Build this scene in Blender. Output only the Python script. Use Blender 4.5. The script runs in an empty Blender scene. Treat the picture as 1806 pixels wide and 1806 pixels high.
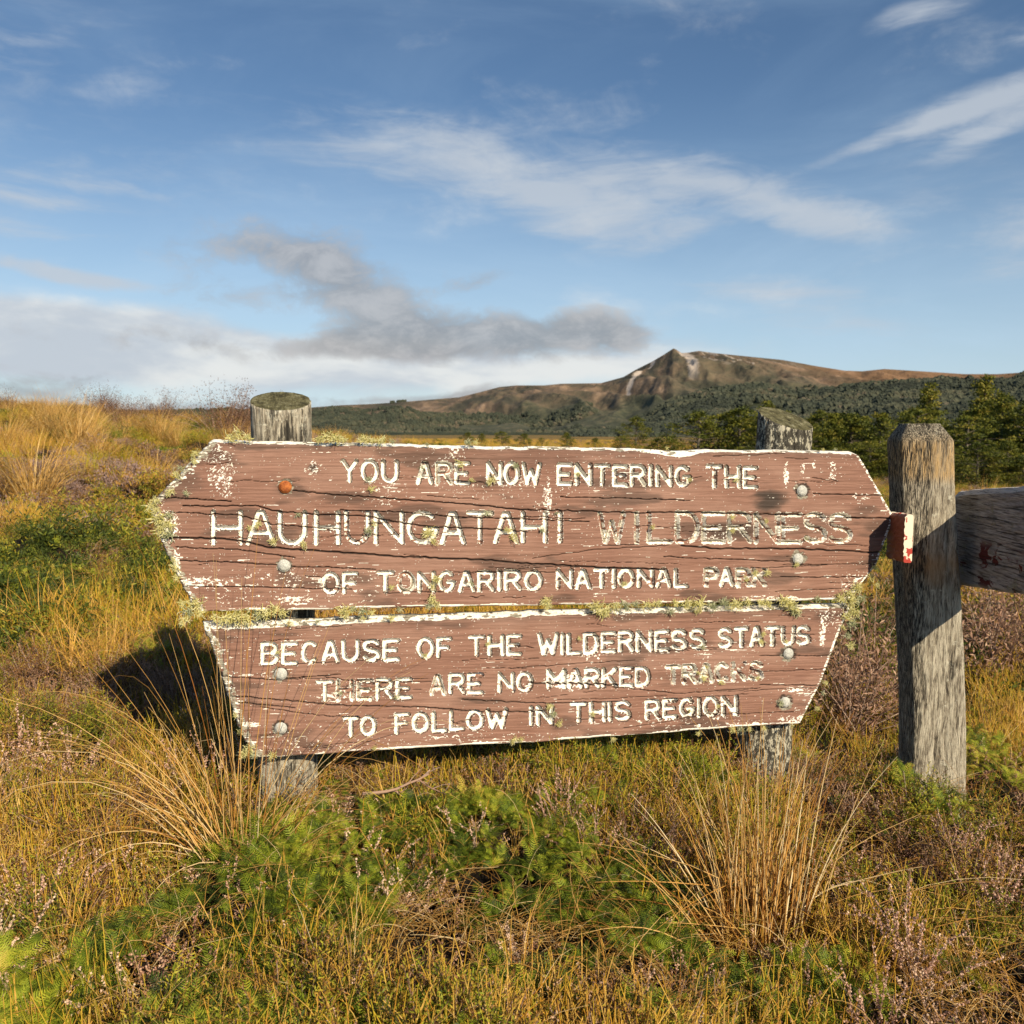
import bpy, math, random
import numpy as np
from mathutils import Vector, Euler, Matrix
random.seed(7); RNG = np.random.default_rng(11)
R = math.radians
scene = bpy.context.scene
COL = scene.collection

# ------------------------------------------------------------------ camera
EYE = 1.0
F = 1564.0                       # focal length in reference pixels (1806 wide)
HOR = 755.0
TILT = math.atan((903 - HOR) / F)
cd = bpy.data.cameras.new('camera'); cam = bpy.data.objects.new('camera', cd); COL.objects.link(cam)
cam.location = (0, 0, EYE); cam.rotation_euler = (math.pi / 2 - TILT, 0, 0)
cd.sensor_width = 24; cd.sensor_height = 24; cd.lens = 24 * F / 1806
cd.clip_start = 0.05; cd.clip_end = 30000
cd.dof.use_dof = True; cd.dof.focus_distance = 2.25; cd.dof.aperture_fstop = 6.0
scene.camera = cam
scene.view_settings.view_transform = 'Standard'; scene.view_settings.look = 'None'
scene.view_settings.exposure = 0.38; scene.view_settings.gamma = 1.0
scene.view_settings.use_curve_mapping = False
scene.render.engine = 'CYCLES'
scene.cycles.max_bounces = 5; scene.cycles.transparent_max_bounces = 8

SUN = Vector((0.56, -0.92, 0.61)).normalized()
SUN_EL = math.asin(SUN.z); SUN_AZ = math.atan2(SUN.x, SUN.y)

def ray(px, py):
    x = (px - 903) / F; y = (903 - py) / F
    c, s = math.cos(TILT), math.sin(TILT)
    return np.array([x, c + s * y, -s + c * y])
def at(px, py, Y):               # the world point seen at (px,py) at forward distance Y
    d = ray(px, py); return np.array([0, 0, EYE]) + d * (Y / d[1])
def azel(px, py):
    d = ray(px, py); d = d / np.linalg.norm(d)
    return math.atan2(d[0], d[1]), math.asin(d[2])

# ------------------------------------------------------------------ node helpers
class NT:
    def __init__(s, tree): s.t = tree; s.n = tree.nodes; s.l = tree.links
    def new(s, typ, ins=None, **kw):
        n = s.n.new(typ)
        for k, v in kw.items(): setattr(n, k, v)
        if ins:
            for k, v in ins.items(): s.set(n, k, v)
        return n
    def set(s, n, k, v):
        i = n.inputs[k]
        if isinstance(v, bpy.types.NodeSocket): s.l.new(v, i)
        elif isinstance(v, bpy.types.Node): s.l.new(v.outputs[0], i)
        else: i.default_value = v
    def math(s, op, a, b=0.0, c=None, clamp=False):
        n = s.n.new('ShaderNodeMath'); n.operation = op; n.use_clamp = clamp
        s.set(n, 0, a); s.set(n, 1, b)
        if c is not None: s.set(n, 2, c)
        return n.outputs[0]
    def mix(s, f, a, b, blend='MIX'):
        n = s.n.new('ShaderNodeMix'); n.data_type = 'RGBA'; n.blend_type = blend
        s.set(n, 0, f)
        for k, v in ((6, a), (7, b)):
            if isinstance(v, tuple) and len(v) == 3: v = v + (1,)
            s.set(n, k, v)
        return n.outputs[2]
    def ramp(s, f, stops, interp='LINEAR'):
        n = s.n.new('ShaderNodeValToRGB'); n.color_ramp.interpolation = interp
        e = n.color_ramp.elements
        while len(e) < len(stops): e.new(0.5)
        for i, (p, c) in enumerate(stops):
            e[i].position = p; e[i].color = (c if isinstance(c, tuple) else (c, c, c)) + (1,)
        s.set(n, 0, f); return n.outputs[0]
    def noise(s, vec=None, scale=5, detail=4, rough=.55, dist=0.0, out=0):
        n = s.n.new('ShaderNodeTexNoise')
        n.inputs['Scale'].default_value = scale; n.inputs['Detail'].default_value = detail
        n.inputs['Roughness'].default_value = rough; n.inputs['Distortion'].default_value = dist
        if vec is not None: s.set(n, 'Vector', vec)
        return n.outputs[out]
    def smooth(s, v, a, b):
        n = s.n.new('ShaderNodeMapRange'); n.interpolation_type = 'SMOOTHSTEP'
        s.set(n, 0, v); s.set(n, 1, a); s.set(n, 2, b); return n.outputs[0]
    def mapping(s, vec, loc=(0, 0, 0), rot=(0, 0, 0), scale=(1, 1, 1), typ='POINT'):
        n = s.n.new('ShaderNodeMapping'); n.vector_type = typ
        s.set(n, 'Vector', vec); n.inputs['Location'].default_value = loc
        n.inputs['Rotation'].default_value = rot; n.inputs['Scale'].default_value = scale
        return n.outputs[0]
    def coord(s, out='Object'): return s.n.new('ShaderNodeTexCoord').outputs[out]
    def bump(s, h, strength=.5, dist=.01, normal=None):
        n = s.n.new('ShaderNodeBump'); s.set(n, 'Height', h)
        n.inputs['Strength'].default_value = strength; n.inputs['Distance'].default_value = dist
        if normal is not None: s.set(n, 'Normal', normal)
        return n.outputs[0]

def material(name):
    m = bpy.data.materials.new(name); m.use_nodes = True
    t = NT(m.node_tree); t.n.clear()
    out = t.new('ShaderNodeOutputMaterial'); bs = t.new('ShaderNodeBsdfPrincipled')
    bs.inputs['Specular IOR Level'].default_value = .25
    t.l.new(bs.outputs[0], out.inputs[0])
    return m, t, bs, out

# ------------------------------------------------------------------ world
w = bpy.data.worlds.new('World'); scene.world = w; w.use_nodes = True
t = NT(w.node_tree); t.n.clear()
wo = t.new('ShaderNodeOutputWorld'); bg = t.new('ShaderNodeBackground'); t.l.new(bg.outputs[0], wo.inputs[0])
sky = t.new('ShaderNodeTexSky'); sky.sky_type = 'NISHITA'; sky.sun_disc = False
sky.sun_elevation = SUN_EL; sky.sun_rotation = SUN_AZ; sky.altitude = 900
sky.air_density = 1.0; sky.dust_density = 0.5; sky.ozone_density = 1.6
SKY_STR = 0.072
bg.inputs[1].default_value = SKY_STR
g = t.coord('Generated')
sep = t.new('ShaderNodeSeparateXYZ', {0: g})
az = t.math('ARCTAN2', sep.outputs[0], sep.outputs[1]); el = t.math('ARCSINE', sep.outputs[2])
n1 = t.new('ShaderNodeTexNoise'); t.set(n1, 'Vector', g); n1.inputs['Scale'].default_value = 9; n1.inputs['Detail'].default_value = 5
n2 = t.new('ShaderNodeTexNoise'); t.set(n2, 'Vector', g); n2.inputs['Scale'].default_value = 2.6; n2.inputs['Detail'].default_value = 3
def uvw(amt1, amt2):
    s1 = t.new('ShaderNodeSeparateColor', {0: n1.outputs['Color']}); s2 = t.new('ShaderNodeSeparateColor', {0: n2.outputs['Color']})
    u = t.math('ADD', az, t.math('ADD', t.math('MULTIPLY', t.math('SUBTRACT', s1.outputs[0], .5), amt1), t.math('MULTIPLY', t.math('SUBTRACT', s2.outputs[0], .5), amt2)))
    v = t.math('ADD', el, t.math('MULTIPLY', t.math('SUBTRACT', s1.outputs[1], .5), amt1 * .6))
    c = t.new('ShaderNodeCombineXYZ', {0: u, 1: v}); return c.outputs[0]
def blobs(uv, lst):
    acc = None
    for (cx, cy, rx, ry, rot, wt) in lst:
        a, e = azel(cx, cy)
        m = t.mapping(uv, (a, e, 0), (0, 0, R(rot)), (rx / F, ry / F, 1), 'TEXTURE')
        gr = t.new('ShaderNodeTexGradient', {0: m}); gr.gradient_type = 'SPHERICAL'
        v = t.math('MULTIPLY', gr.outputs[1], wt)
        acc = v if acc is None else t.math('ADD', acc, v)
    return acc
uvA = uvw(.055, .03); uvB = uvw(.05, .0)
# anisotropic noise for cirrus: sky dome flattened to a plane, stretched along the wind
azel_v = t.new('ShaderNodeCombineXYZ', {0: az, 1: el}).outputs[0]
cir_n = t.noise(t.mapping(azel_v, (0, 0, 0), (0, 0, R(14)), (3.2, 15, 1)), 1.6, 9, .62, 1.1)
cir_f = t.noise(t.mapping(azel_v, (3, 1, 0), (0, 0, R(-62)), (7, 26, 1)), 2.0, 7, .6, .7)
puff = t.noise(t.mapping(g, scale=(1, 1, 1.7)), 17, 10, .66, .35); puff2 = t.noise(t.mapping(g, scale=(1, 1, 3)), 5.0, 7, .55, .2)
# white cirrus
cir = blobs(uvB, [(760, 262, 560, 90, -8, .42), (860, 300, 360, 90, -12, .34), (1010, 340, 300, 105, -14, .5), (1060, 385, 190, 90, 0, .40), (1280, 325, 310, 60, -18, .85), (1420, 372, 190, 40, -16, .75),
                  (1180, 410, 170, 28, 10, .5), (1370, 515, 230, 36, -5, .72), (1470, 575, 230, 34, -8, .5), (1800, 170, 180, 50, 14, .70), (1680, 195, 190, 30, 12, .55), (1600, 232, 190, 18, 14, .65), (1740, 235, 150, 24, 20, .55),
                  (1820, 60, 60, 16, 5, .7), (1620, 32, 110, 30, 8, .7), (150, 488, 180, 20, -8, .95), (90, 465, 150, 22, -10, .7), (70, 402, 160, 18, -4, .55), (160, 328, 130, 14, -5, .55), (60, 345, 160, 16, -5, .5), (40, 70, 260, 80, 16, .4),
                  (1790, 430, 120, 90, 50, .4), (1650, 330, 500, 200, 15, .25), (250, 300, 700, 140, -3, .3), (2400, 200, 500, 160, 15, .7), (-700, 300, 600, 160, 8, .7)])
cir_d = t.math('MULTIPLY', t.smooth(t.math('ADD', cir, t.math('ADD', t.math('MULTIPLY', t.math('SUBTRACT', cir_n, .5), 1.5), t.math('MULTIPLY', t.math('SUBTRACT', cir_f, .5), 1.1))), .08, 1.15), .78)
cir_d = t.math('MULTIPLY', cir_d, t.smooth(cir, 0.0, .45))
# thin veil everywhere in the sky, so that it goes on outside the frame
veil = t.math('ADD', t.math('MULTIPLY', t.smooth(t.noise(t.mapping(g, scale=(1, 1, 3.5)), 2.0, 7, .6, .8), .42, .80), .20), t.math('MULTIPLY', t.smooth(el, .36, .0), t.math('ADD', .42, t.math('MULTIPLY', t.noise(t.mapping(g, scale=(1, 1, 4)), 3.0, 6, .6, .6), .38))))
# white bank low on the left
bank = blobs(uvA, [(60, 590, 380, 85, -4, 1.15), (330, 620, 360, 80, -6, 1.1), (620, 645, 340, 60, -2, 1.0), (900, 650, 340, 50, 0, .75), (1150, 590, 240, 80, -10, .5),
                   (1100, 640, 300, 50, 0, .5), (-200, 580, 420, 80, 2, .9), (-800, 600, 600, 90, 3, .8), (120, 640, 300, 46, 0, .5), (760, 590, 320, 70, 0, .4), (450, 705, 900, 36, 0, .4)])
bank_d = t.smooth(t.math('ADD', bank, t.math('ADD', t.math('MULTIPLY', t.math('SUBTRACT', puff2, .5), 1.4), t.math('MULTIPLY', t.math('SUBTRACT', puff, .5), .6))), .05, .95)
# grey cumulus shreds
grey = blobs(uvA, [(470, 450, 230, 75, -4, .62), (580, 475, 190, 85, -14, .72), (640, 535, 180, 80, -20, .40), (620, 602, 190, 34, 0, .60), (410, 530, 170, 42, 0, .5), (730, 575, 250, 66, -8, .66), (880, 595, 290, 58, -2, .82),
                   (1040, 588, 210, 54, 2, .75), (1090, 586, 110, 50, 0, .6), (720, 612, 280, 34, 0, .7), (850, 498, 90, 22, 15, .5), (760, 500, 120, 40, 0, .25),
                   (170, 590, 200, 40, -3, .50), (370, 615, 140, 32, -4, .60), (60, 685, 170, 28, -4, .9), (160, 662, 100, 20, 0, .8), (540, 620, 120, 26, 0, .35),
                   (300, 738, 340, 24, 0, .75), (640, 708, 300, 20, 3, .75), (830, 690, 130, 20, 8, .8), (60, 715, 300, 18, 0, .6), (480, 735, 300, 28, 0, .8), (-400, 640, 400, 60, 0, .9), (-800, 500, 300, 70, 5, .9), (2300, 560, 330, 60, 5, .9)])
grey_d = t.smooth(t.math('ADD', grey, t.math('ADD', t.math('MULTIPLY', t.math('SUBTRACT', puff, .5), 2.1), t.math('MULTIPLY', t.math('SUBTRACT', puff2, .5), 1.1))), .10, 1.0)
grey_d = t.math('MULTIPLY', grey_d, t.smooth(grey, 0.0, .25))
k = 1.0 / SKY_STR
base = sky.outputs[0]
hs = t.new('ShaderNodeHueSaturation', {'Color': base}); hs.inputs['Saturation'].default_value = 1.12
c = t.mix(veil, hs.outputs[0], (.40 * k, .53 * k, .66 * k))
c = t.mix(cir_d, c, (.42 * k, .46 * k, .51 * k))
bcol = t.mix(t.smooth(puff2, .37, .60), (.42 * k, .46 * k, .51 * k), (.62 * k, .63 * k, .62 * k))
c = t.mix(t.math('MULTIPLY', bank_d, .93), c, bcol)
gcol = t.mix(t.smooth(puff, .35, .7), (.22 * k, .225 * k, .24 * k), (.38 * k, .375 * k, .38 * k))
c = t.mix(t.math('MULTIPLY', grey_d, .80), c, gcol)
t.set(bg, 0, c)
sd = bpy.data.lights.new('sun', 'SUN'); so = bpy.data.objects.new('sun', sd); COL.objects.link(so)
sd.energy = 5.0; sd.angle = R(.5); sd.color = (1.0, .84, .62)
so.rotation_euler = SUN.to_track_quat('Z', 'Y').to_euler(); so.location = (3, -4, 6)

# ------------------------------------------------------------------ numpy noise
_P = RNG.random((256, 256)).astype(np.float32)
def vnoise(x, y, seed=0):
    x = np.asarray(x, float) + seed * 17.31; y = np.asarray(y, float) + seed * 9.17
    xi = np.floor(x).astype(int); yi = np.floor(y).astype(int); fx = x - xi; fy = y - yi
    fx = fx * fx * (3 - 2 * fx); fy = fy * fy * (3 - 2 * fy)
    a = _P[xi & 255, yi & 255]; b = _P[(xi + 1) & 255, yi & 255]; c_ = _P[xi & 255, (yi + 1) & 255]; d = _P[(xi + 1) & 255, (yi + 1) & 255]
    return (a * (1 - fx) + b * fx) * (1 - fy) + (c_ * (1 - fx) + d * fx) * fy
def fbm(x, y, oct=4, seed=0, gain=.5):
    s = 0; a = 1; tot = 0
    for o in range(oct):
        s = s + a * vnoise(x * 2 ** o, y * 2 ** o, seed + o * 3); tot += a; a *= gain
    return s / tot
def sstep(x, a, b):
    u = np.clip((x - a) / (b - a), 0, 1); return u * u * (3 - 2 * u)

# ------------------------------------------------------------------ object helpers
def setp(o, label=None, cat=None, group=None, kind=None):
    if label: o['label'] = label
    if cat: o['category'] = cat
    if group: o['group'] = group
    if kind: o['kind'] = kind
    return o
def mesh_np(name, V, Fq, mats=(), smooth=True, attrs=None):
    me = bpy.data.meshes.new(name); V = np.asarray(V, np.float32)
    if isinstance(Fq, np.ndarray):
        k_ = Fq.shape[1]; me.vertices.add(len(V)); me.vertices.foreach_set('co', V.ravel())
        me.loops.add(Fq.size); me.loops.foreach_set('vertex_index', Fq.astype(np.int32).ravel())
        me.polygons.add(len(Fq)); me.polygons.foreach_set('loop_start', np.arange(len(Fq), dtype=np.int32) * k_)
        me.update(calc_edges=True)
    else:
        me.from_pydata(V.tolist(), [], Fq)
    for m in mats: me.materials.append(m)
    if smooth: me.polygons.foreach_set('use_smooth', np.ones(len(me.polygons), bool))
    if attrs:
        for an, arr in attrs.items():
            arr = np.asarray(arr, np.float32)
            if arr.ndim == 1: a = me.attributes.new(an, 'FLOAT', 'POINT'); a.data.foreach_set('value', arr)
            else: a = me.attributes.new(an, 'FLOAT_COLOR', 'POINT'); a.data.foreach_set('color', arr.ravel())
    me.update(); return me
def link(name, me, parent=None, loc=(0, 0, 0), rot=(0, 0, 0), scale=1.0):
    o = bpy.data.objects.new(name, me); COL.objects.link(o)
    o.parent = parent; o.location = loc; o.rotation_euler = rot
    o.scale = (scale,) * 3 if not hasattr(scale, '__len__') else scale
    return o
class Acc:                        # collects strips and quads, one float attribute 'h' (root 0 .. tip 1) and one 'k' (random per piece)
    def __init__(s): s.v = []; s.f = []; s.h = []; s.k = []; s.m = []
    def add(s, V, Fs, h, k_, mi=0):
        b = len(s.v); s.v.extend(V); s.f.extend([tuple(i + b for i in f) for f in Fs]); s.h.extend(h); s.k.extend([k_] * len(V)); s.m.extend([mi] * len(Fs))
    def ribbon(s, pts, wd, side, k_=.5, h0=0., h1=1., taper=True, mi=0):
        n = len(pts); V = []; H = []
        for i, p in enumerate(pts):
            q = i / (n - 1); ww = wd * ((1 - q) ** .7 if taper else 1) * .5 + wd * .06
            V.append(tuple(p[j] - side[j] * ww for j in range(3))); V.append(tuple(p[j] + side[j] * ww for j in range(3))); H += [h0 + (h1 - h0) * q] * 2
        s.add(V, [(2 * i, 2 * i + 1, 2 * i + 3, 2 * i + 2) for i in range(n - 1)], H, k_, mi)
    def tube(s, pts, r0, r1, k_=.5, sides=3, mi=0, h0=0., h1=1.):
        n = len(pts); V = []; H = []; P = [Vector(p) for p in pts]
        for i in range(n):
            tg = (P[min(i + 1, n - 1)] - P[max(i - 1, 0)]); tg = tg.normalized() if tg.length > 0 else Vector((0, 0, 1))
            a = tg.cross(Vector((0, .3, 1))); a = a.normalized() if a.length > 1e-4 else Vector((1, 0, 0)); b = tg.cross(a)
            q = i / (n - 1); r = r0 + (r1 - r0) * q
            for j in range(sides):
                an = 2 * math.pi * j / sides; V.append(tuple(P[i] + (a * math.cos(an) + b * math.sin(an)) * r)); H.append(h0 + (h1 - h0) * q)
        Fs = [(i * sides + j, i * sides + (j + 1) % sides, (i + 1) * sides + (j + 1) % sides, (i + 1) * sides + j) for i in range(n - 1) for j in range(sides)]
        s.add(V, Fs, H, k_, mi)
    def quad(s, c_, u, v, k_=.5, h=.5, mi=0):
        c_ = Vector(c_); u = Vector(u); v = Vector(v)
        s.add([tuple(c_ - u - v * .2), tuple(c_ + v - u * .15), tuple(c_ + u + v * .2), tuple(c_ - v + u * .1)], [(0, 1, 2, 3)], [h] * 4, k_, mi)
    def leaf(s, b, d, side, ln, wd, k_, h=.5, mi=0):
        b = Vector(b); d = Vector(d); side = Vector(side)
        s.add([tuple(b), tuple(b + d * ln * .5 + side * wd * .5), tuple(b + d * ln), tuple(b + d * ln * .5 - side * wd * .5)], [(0, 1, 2, 3)], [h] * 4, k_, mi)
    def mesh(s, name, mats, smooth=True):
        me = mesh_np(name, np.array(s.v, np.float32), s.f, mats, smooth, {'h': s.h, 'k': s.k})
        if len(mats) > 1: me.polygons.foreach_set('material_index', np.array(s.m, np.int32))
        return me
def rv(): return Vector((random.gauss(0, 1), random.gauss(0, 1), random.gauss(0, 1))).normalized()

SRC = {}
def scatter(name, label, pts, rots, scl, tint, variants, parent=None, kind='stuff', cat=None):
    """points with rotation, size and tint; geometry nodes put one of the variant meshes on each"""
    n = len(pts); me = bpy.data.meshes.new(name); me.vertices.add(n); me.vertices.foreach_set('co', np.asarray(pts, np.float32).ravel())
    a = me.attributes.new('rot', 'FLOAT_VECTOR', 'POINT'); a.data.foreach_set('vector', np.asarray(rots, np.float32).ravel())
    a = me.attributes.new('scl', 'FLOAT', 'POINT'); a.data.foreach_set('value', np.asarray(scl, np.float32))
    a = me.attributes.new('tint', 'FLOAT', 'POINT'); a.data.foreach_set('value', np.asarray(tint, np.float32))
    a = me.attributes.new('pick', 'INT', 'POINT'); a.data.foreach_set('value', RNG.integers(0, len(variants), n).astype(np.int32))
    o = link(name, me, parent); setp(o, label, cat, None, kind)
    c_ = bpy.data.collections.new(name + '_shapes')
    for i, vm in enumerate(variants):
        vo = bpy.data.objects.new(vm.name, vm); c_.objects.link(vo)
    ng = bpy.data.node_groups.new(name, 'GeometryNodeTree')
    ng.interface.new_socket('Geometry', in_out='INPUT', socket_type='NodeSocketGeometry')
    ng.interface.new_socket('Geometry', in_out='OUTPUT', socket_type='NodeSocketGeometry')
    N = ng.nodes; L = ng.links
    gi = N.new('NodeGroupInput'); go = N.new('NodeGroupOutput'); iop = N.new('GeometryNodeInstanceOnPoints')
    ci = N.new('GeometryNodeCollectionInfo'); ci.inputs['Collection'].default_value = c_
    ci.inputs['Separate Children'].default_value = True; ci.inputs['Reset Children'].default_value = True
    def na(nm, ty): q = N.new('GeometryNodeInputNamedAttribute'); q.data_type = ty; q.inputs[0].default_value = nm; return q.outputs[0]
    e2r = N.new('FunctionNodeEulerToRotation'); L.new(na('rot', 'FLOAT_VECTOR'), e2r.inputs[0])
    L.new(gi.outputs[0], iop.inputs['Points']); L.new(ci.outputs[0], iop.inputs['Instance']); iop.inputs['Pick Instance'].default_value = True
    L.new(na('pick', 'INT'), iop.inputs['Instance Index']); L.new(e2r.outputs[0], iop.inputs['Rotation']); L.new(na('scl', 'FLOAT'), iop.inputs['Scale'])
    L.new(iop.outputs[0], go.inputs[0])
    md = o.modifiers.new('scatter', 'NODES'); md.node_group = ng
    return o

# ------------------------------------------------------------------ materials
def foliage_mat(name, ramp_t, tipcol=None, tip_from=.5, transl=.10, inst=True, rough=.6, kvar=.8):
    m, t, bs, out = material(name)
    ta = t.new('ShaderNodeAttribute', attribute_name='tint', attribute_type='INSTANCER' if inst else 'OBJECT')
    ka = t.new('ShaderNodeAttribute', attribute_name='k'); ha = t.new('ShaderNodeAttribute', attribute_name='h')
    if inst: f = t.math('ADD', ta.outputs['Fac'], t.math('MULTIPLY', t.math('SUBTRACT', ka.outputs['Fac'], .5), kvar), clamp=True)
    else: f = ka.outputs['Fac']
    c_ = t.ramp(f, ramp_t)
    if tipcol: c_ = t.mix(t.math('MULTIPLY', t.smooth(ha.outputs['Fac'], tip_from, 1.0), t.smooth(ka.outputs['Fac'], .15, .8)), c_, tipcol)
    t.set(bs, 'Base Color', c_); bs.inputs['Roughness'].default_value = rough
    if transl:
        tr = t.new('ShaderNodeBsdfTranslucent', {0: c_}); ms = t.new('ShaderNodeMixShader', {0: transl, 1: bs.outputs[0], 2: tr.outputs[0]})
        t.l.new(ms.outputs[0], out.inputs[0])
    return m
M = {}
M['fern'] = foliage_mat('fern_green', [(0, (.03, .05, .008)), (.3, (.10, .15, .013)), (.65, (.27, .32, .022)), (.9, (.44, .42, .04)), (1, (.48, .38, .07))])
M['wire'] = foliage_mat('wiry_stem', [(0, (.08, .11, .01)), (.25, (.28, .28, .02)), (.5, (.56, .42, .035)), (.75, (.56, .27, .03)), (1, (.70, .48, .16))], (.58, .36, .05), .55)
M['heath'] = foliage_mat('heath_leaf', [(0, (.04, .06, .010)), (.22, (.20, .24, .018)), (.42, (.40, .35, .03)), (.62, (.34, .16, .035)), (.8, (.11, .05, .028)), (1, (.34, .21, .13))], None)
M['scrub'] = foliage_mat('scrub_leaf', [(0, (.04, .06, .010)), (.22, (.13, .16, .02)), (.42, (.36, .32, .03)), (.6, (.42, .22, .04)), (.8, (.14, .08, .05)), (1, (.32, .22, .19))], None)
M['pod'] = foliage_mat('heather_pod', [(0, (.34, .17, .11)), (.5, (.58, .37, .25)), (1, (.78, .60, .44))])
M['twig'] = foliage_mat('dry_twig', [(0, (.05, .03, .022)), (.5, (.16, .09, .06)), (1, (.38, .28, .22))], None, transl=0)
M['gold'] = foliage_mat('dry_tussock_blade', [(0, (.34, .17, .035)), (.35, (.50, .27, .06)), (.7, (.66, .43, .15)), (1, (.80, .63, .34))], None, transl=.2)
M['goldo'] = foliage_mat('dry_blade', [(0, (.28, .11, .02)), (.3, (.55, .28, .06)), (.6, (.70, .46, .17)), (1, (.86, .72, .44))], None, transl=.15, inst=False)
M['goldm'] = foliage_mat('tawny_tussock_blade', [(0, (.20, .09, .02)), (.35, (.40, .21, .045)), (.7, (.54, .33, .09)), (1, (.68, .50, .22))], None, transl=.1, inst=False)
M['sedge'] = foliage_mat('sedge_green', [(0, (.26, .27, .015)), (.35, (.46, .36, .025)), (.7, (.56, .30, .04)), (1, (.60, .36, .10))], None)
M['podo'] = foliage_mat('dry_heather_pod', [(0, (.42, .24, .17)), (.5, (.60, .38, .28)), (1, (.78, .58, .45))], inst=False)
M['twigo'] = foliage_mat('heather_twig', [(0, (.12, .07, .05)), (.5, (.26, .14, .08)), (1, (.50, .38, .30))], None, transl=0, inst=False)
M['forest'] = foliage_mat('forest_crown', [(0, (.026, .032, .024)), (.5, (.048, .058, .040)), (.8, (.078, .082, .052)), (1, (.12, .10, .07))], None, transl=0, kvar=.2, rough=.9)
M['tree'] = foliage_mat('beech_leaf', [(0, (.025, .04, .008)), (.4, (.08, .10, .014)), (.75, (.20, .20, .025)), (1, (.34, .26, .05))], None, inst=False, transl=.3)
M['lichen'] = foliage_mat('pale_lichen', [(0, (.72, .68, .26)), (.5, (.88, .84, .40)), (1, (.95, .93, .62))], None, inst=False, transl=.35)
def simple(name, a, b, scale=20, stretch=(1, 1, 1), rough=.8, bump=.3, bd=.003, metal=0):
    m, t, bs, out = material(name); v = t.mapping(t.coord(), scale=stretch)
    n = t.noise(v, scale, 6, .65)
    t.set(bs, 'Base Color', t.mix(t.smooth(n, .3, .7), a, b)); bs.inputs['Roughness'].default_value = rough; bs.inputs['Metallic'].default_value = metal
    if bump: t.set(bs, 'Normal', t.bump(n, bump, bd))
    return m
M['bark'] = simple('bark', (.07, .06, .05), (.20, .17, .13), 8, (1, 1, .2))
M['galv'] = simple('galvanised_steel', (.30, .31, .29), (.62, .63, .58), 220, rough=.75, bump=.6, bd=.001, metal=.1)
M['rust'] = simple('rusty_steel', (.20, .05, .015), (.48, .16, .04), 120, rough=.8, bump=.5, bd=.001)

# weathered round posts: silver grey wood with dark algae streaks and pale flecks
def post_mat(name, dark_amt, fleck, yellow=0.0):
    m, t, bs, out = material(name); o = t.coord()
    v = t.mapping(o, scale=(9, 9, 1)); n = t.noise(v, 12, 8, .7, .4); n2_ = t.noise(t.mapping(o, scale=(3, 3, .8)), 7, 5, .6, .5)
    fine = t.noise(t.mapping(o, scale=(14, 14, 1.2)), 30, 4, .7)
    c_ = t.ramp(n, [(.34, (.035, .03, .024)), (.42, (.26, .225, .165)), (.52, (.52, .47, .36)), (.68, (.74, .69, .54))])
    c_ = t.mix(t.math('MULTIPLY', t.smooth(fine, .5, .36), .75), c_, (.05, .04, .032))
    c_ = t.mix(t.math('MULTIPLY', t.smooth(t.noise(o, 45, 7, .75), .60 - fleck, .66 - fleck), .8), c_, (.76, .74, .60))
    zc = t.new('ShaderNodeSeparateXYZ', {0: o}).outputs[2]
    c_ = t.mix(t.math('MULTIPLY', t.smooth(t.math('ADD', n2_, t.math('MULTIPLY', t.noise(v, 20, 4, .7), .6)), 1.0 - dark_amt, 1.14 - dark_amt), .88), c_, (.022, .020, .016))
    if fleck > .1: c_ = t.mix(t.math('MULTIPLY', t.smooth(t.noise(t.mapping(o, scale=(1, 1, .5)), 85, 6, .75), .50, .56), .85), c_, (.72, .68, .52))
    if yellow:
        band = t.math('MULTIPLY', t.smooth(zc, .83, .87), t.smooth(zc, 1.0, .94))
        c_ = t.mix(t.math('MULTIPLY', band, t.math('MULTIPLY', t.smooth(n, .35, .6), yellow)), c_, (.55, .34, .12))
        worn = t.math('MULTIPLY', t.smooth(zc, .46, .50), t.smooth(zc, .66, .60))
        c_ = t.mix(t.math('MULTIPLY', worn, t.math('MULTIPLY', t.smooth(t.noise(o, 3.2, 2, .5), .47, .56), .75)), c_, (.50, .31, .15))
    if yellow:                                               # black algae over the head, and a blackened left face
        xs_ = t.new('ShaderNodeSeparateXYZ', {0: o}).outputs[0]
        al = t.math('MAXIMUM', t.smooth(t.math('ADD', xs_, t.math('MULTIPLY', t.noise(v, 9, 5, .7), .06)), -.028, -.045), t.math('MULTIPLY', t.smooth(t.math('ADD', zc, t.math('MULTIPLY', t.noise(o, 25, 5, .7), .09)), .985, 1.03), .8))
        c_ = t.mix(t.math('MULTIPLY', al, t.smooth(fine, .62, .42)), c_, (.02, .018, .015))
    ha = t.new('ShaderNodeAttribute', attribute_name='h')     # the cut top
    topc = t.ramp(t.math('ADD', t.math('MULTIPLY', t.noise(o, 45, 8, .75), .7), t.math('MULTIPLY', t.noise(t.mapping(o, scale=(9, 1, 1)), 26, 5, .7), .3)), [(.38, (.03, .027, .015)), (.47, (.12, .11, .05)), (.56, (.25, .235, .12)), (.66, (.55, .52, .36))])
    c_ = t.mix(ha.outputs['Fac'], c_, topc)
    t.set(bs, 'Base Color', c_); bs.inputs['Roughness'].default_value = .85
    t.set(bs, 'Normal', t.bump(t.math('ADD', n, t.math('MULTIPLY', fine, .7)), 1.0, .010)); return m
M['post_l'] = post_mat('weathered_post_wood', .22, .05)
M['post_r'] = post_mat('lichened_post_wood', .50, .12)
M['post_f'] = post_mat('grey_fence_wood', .11, 0, .8)

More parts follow.
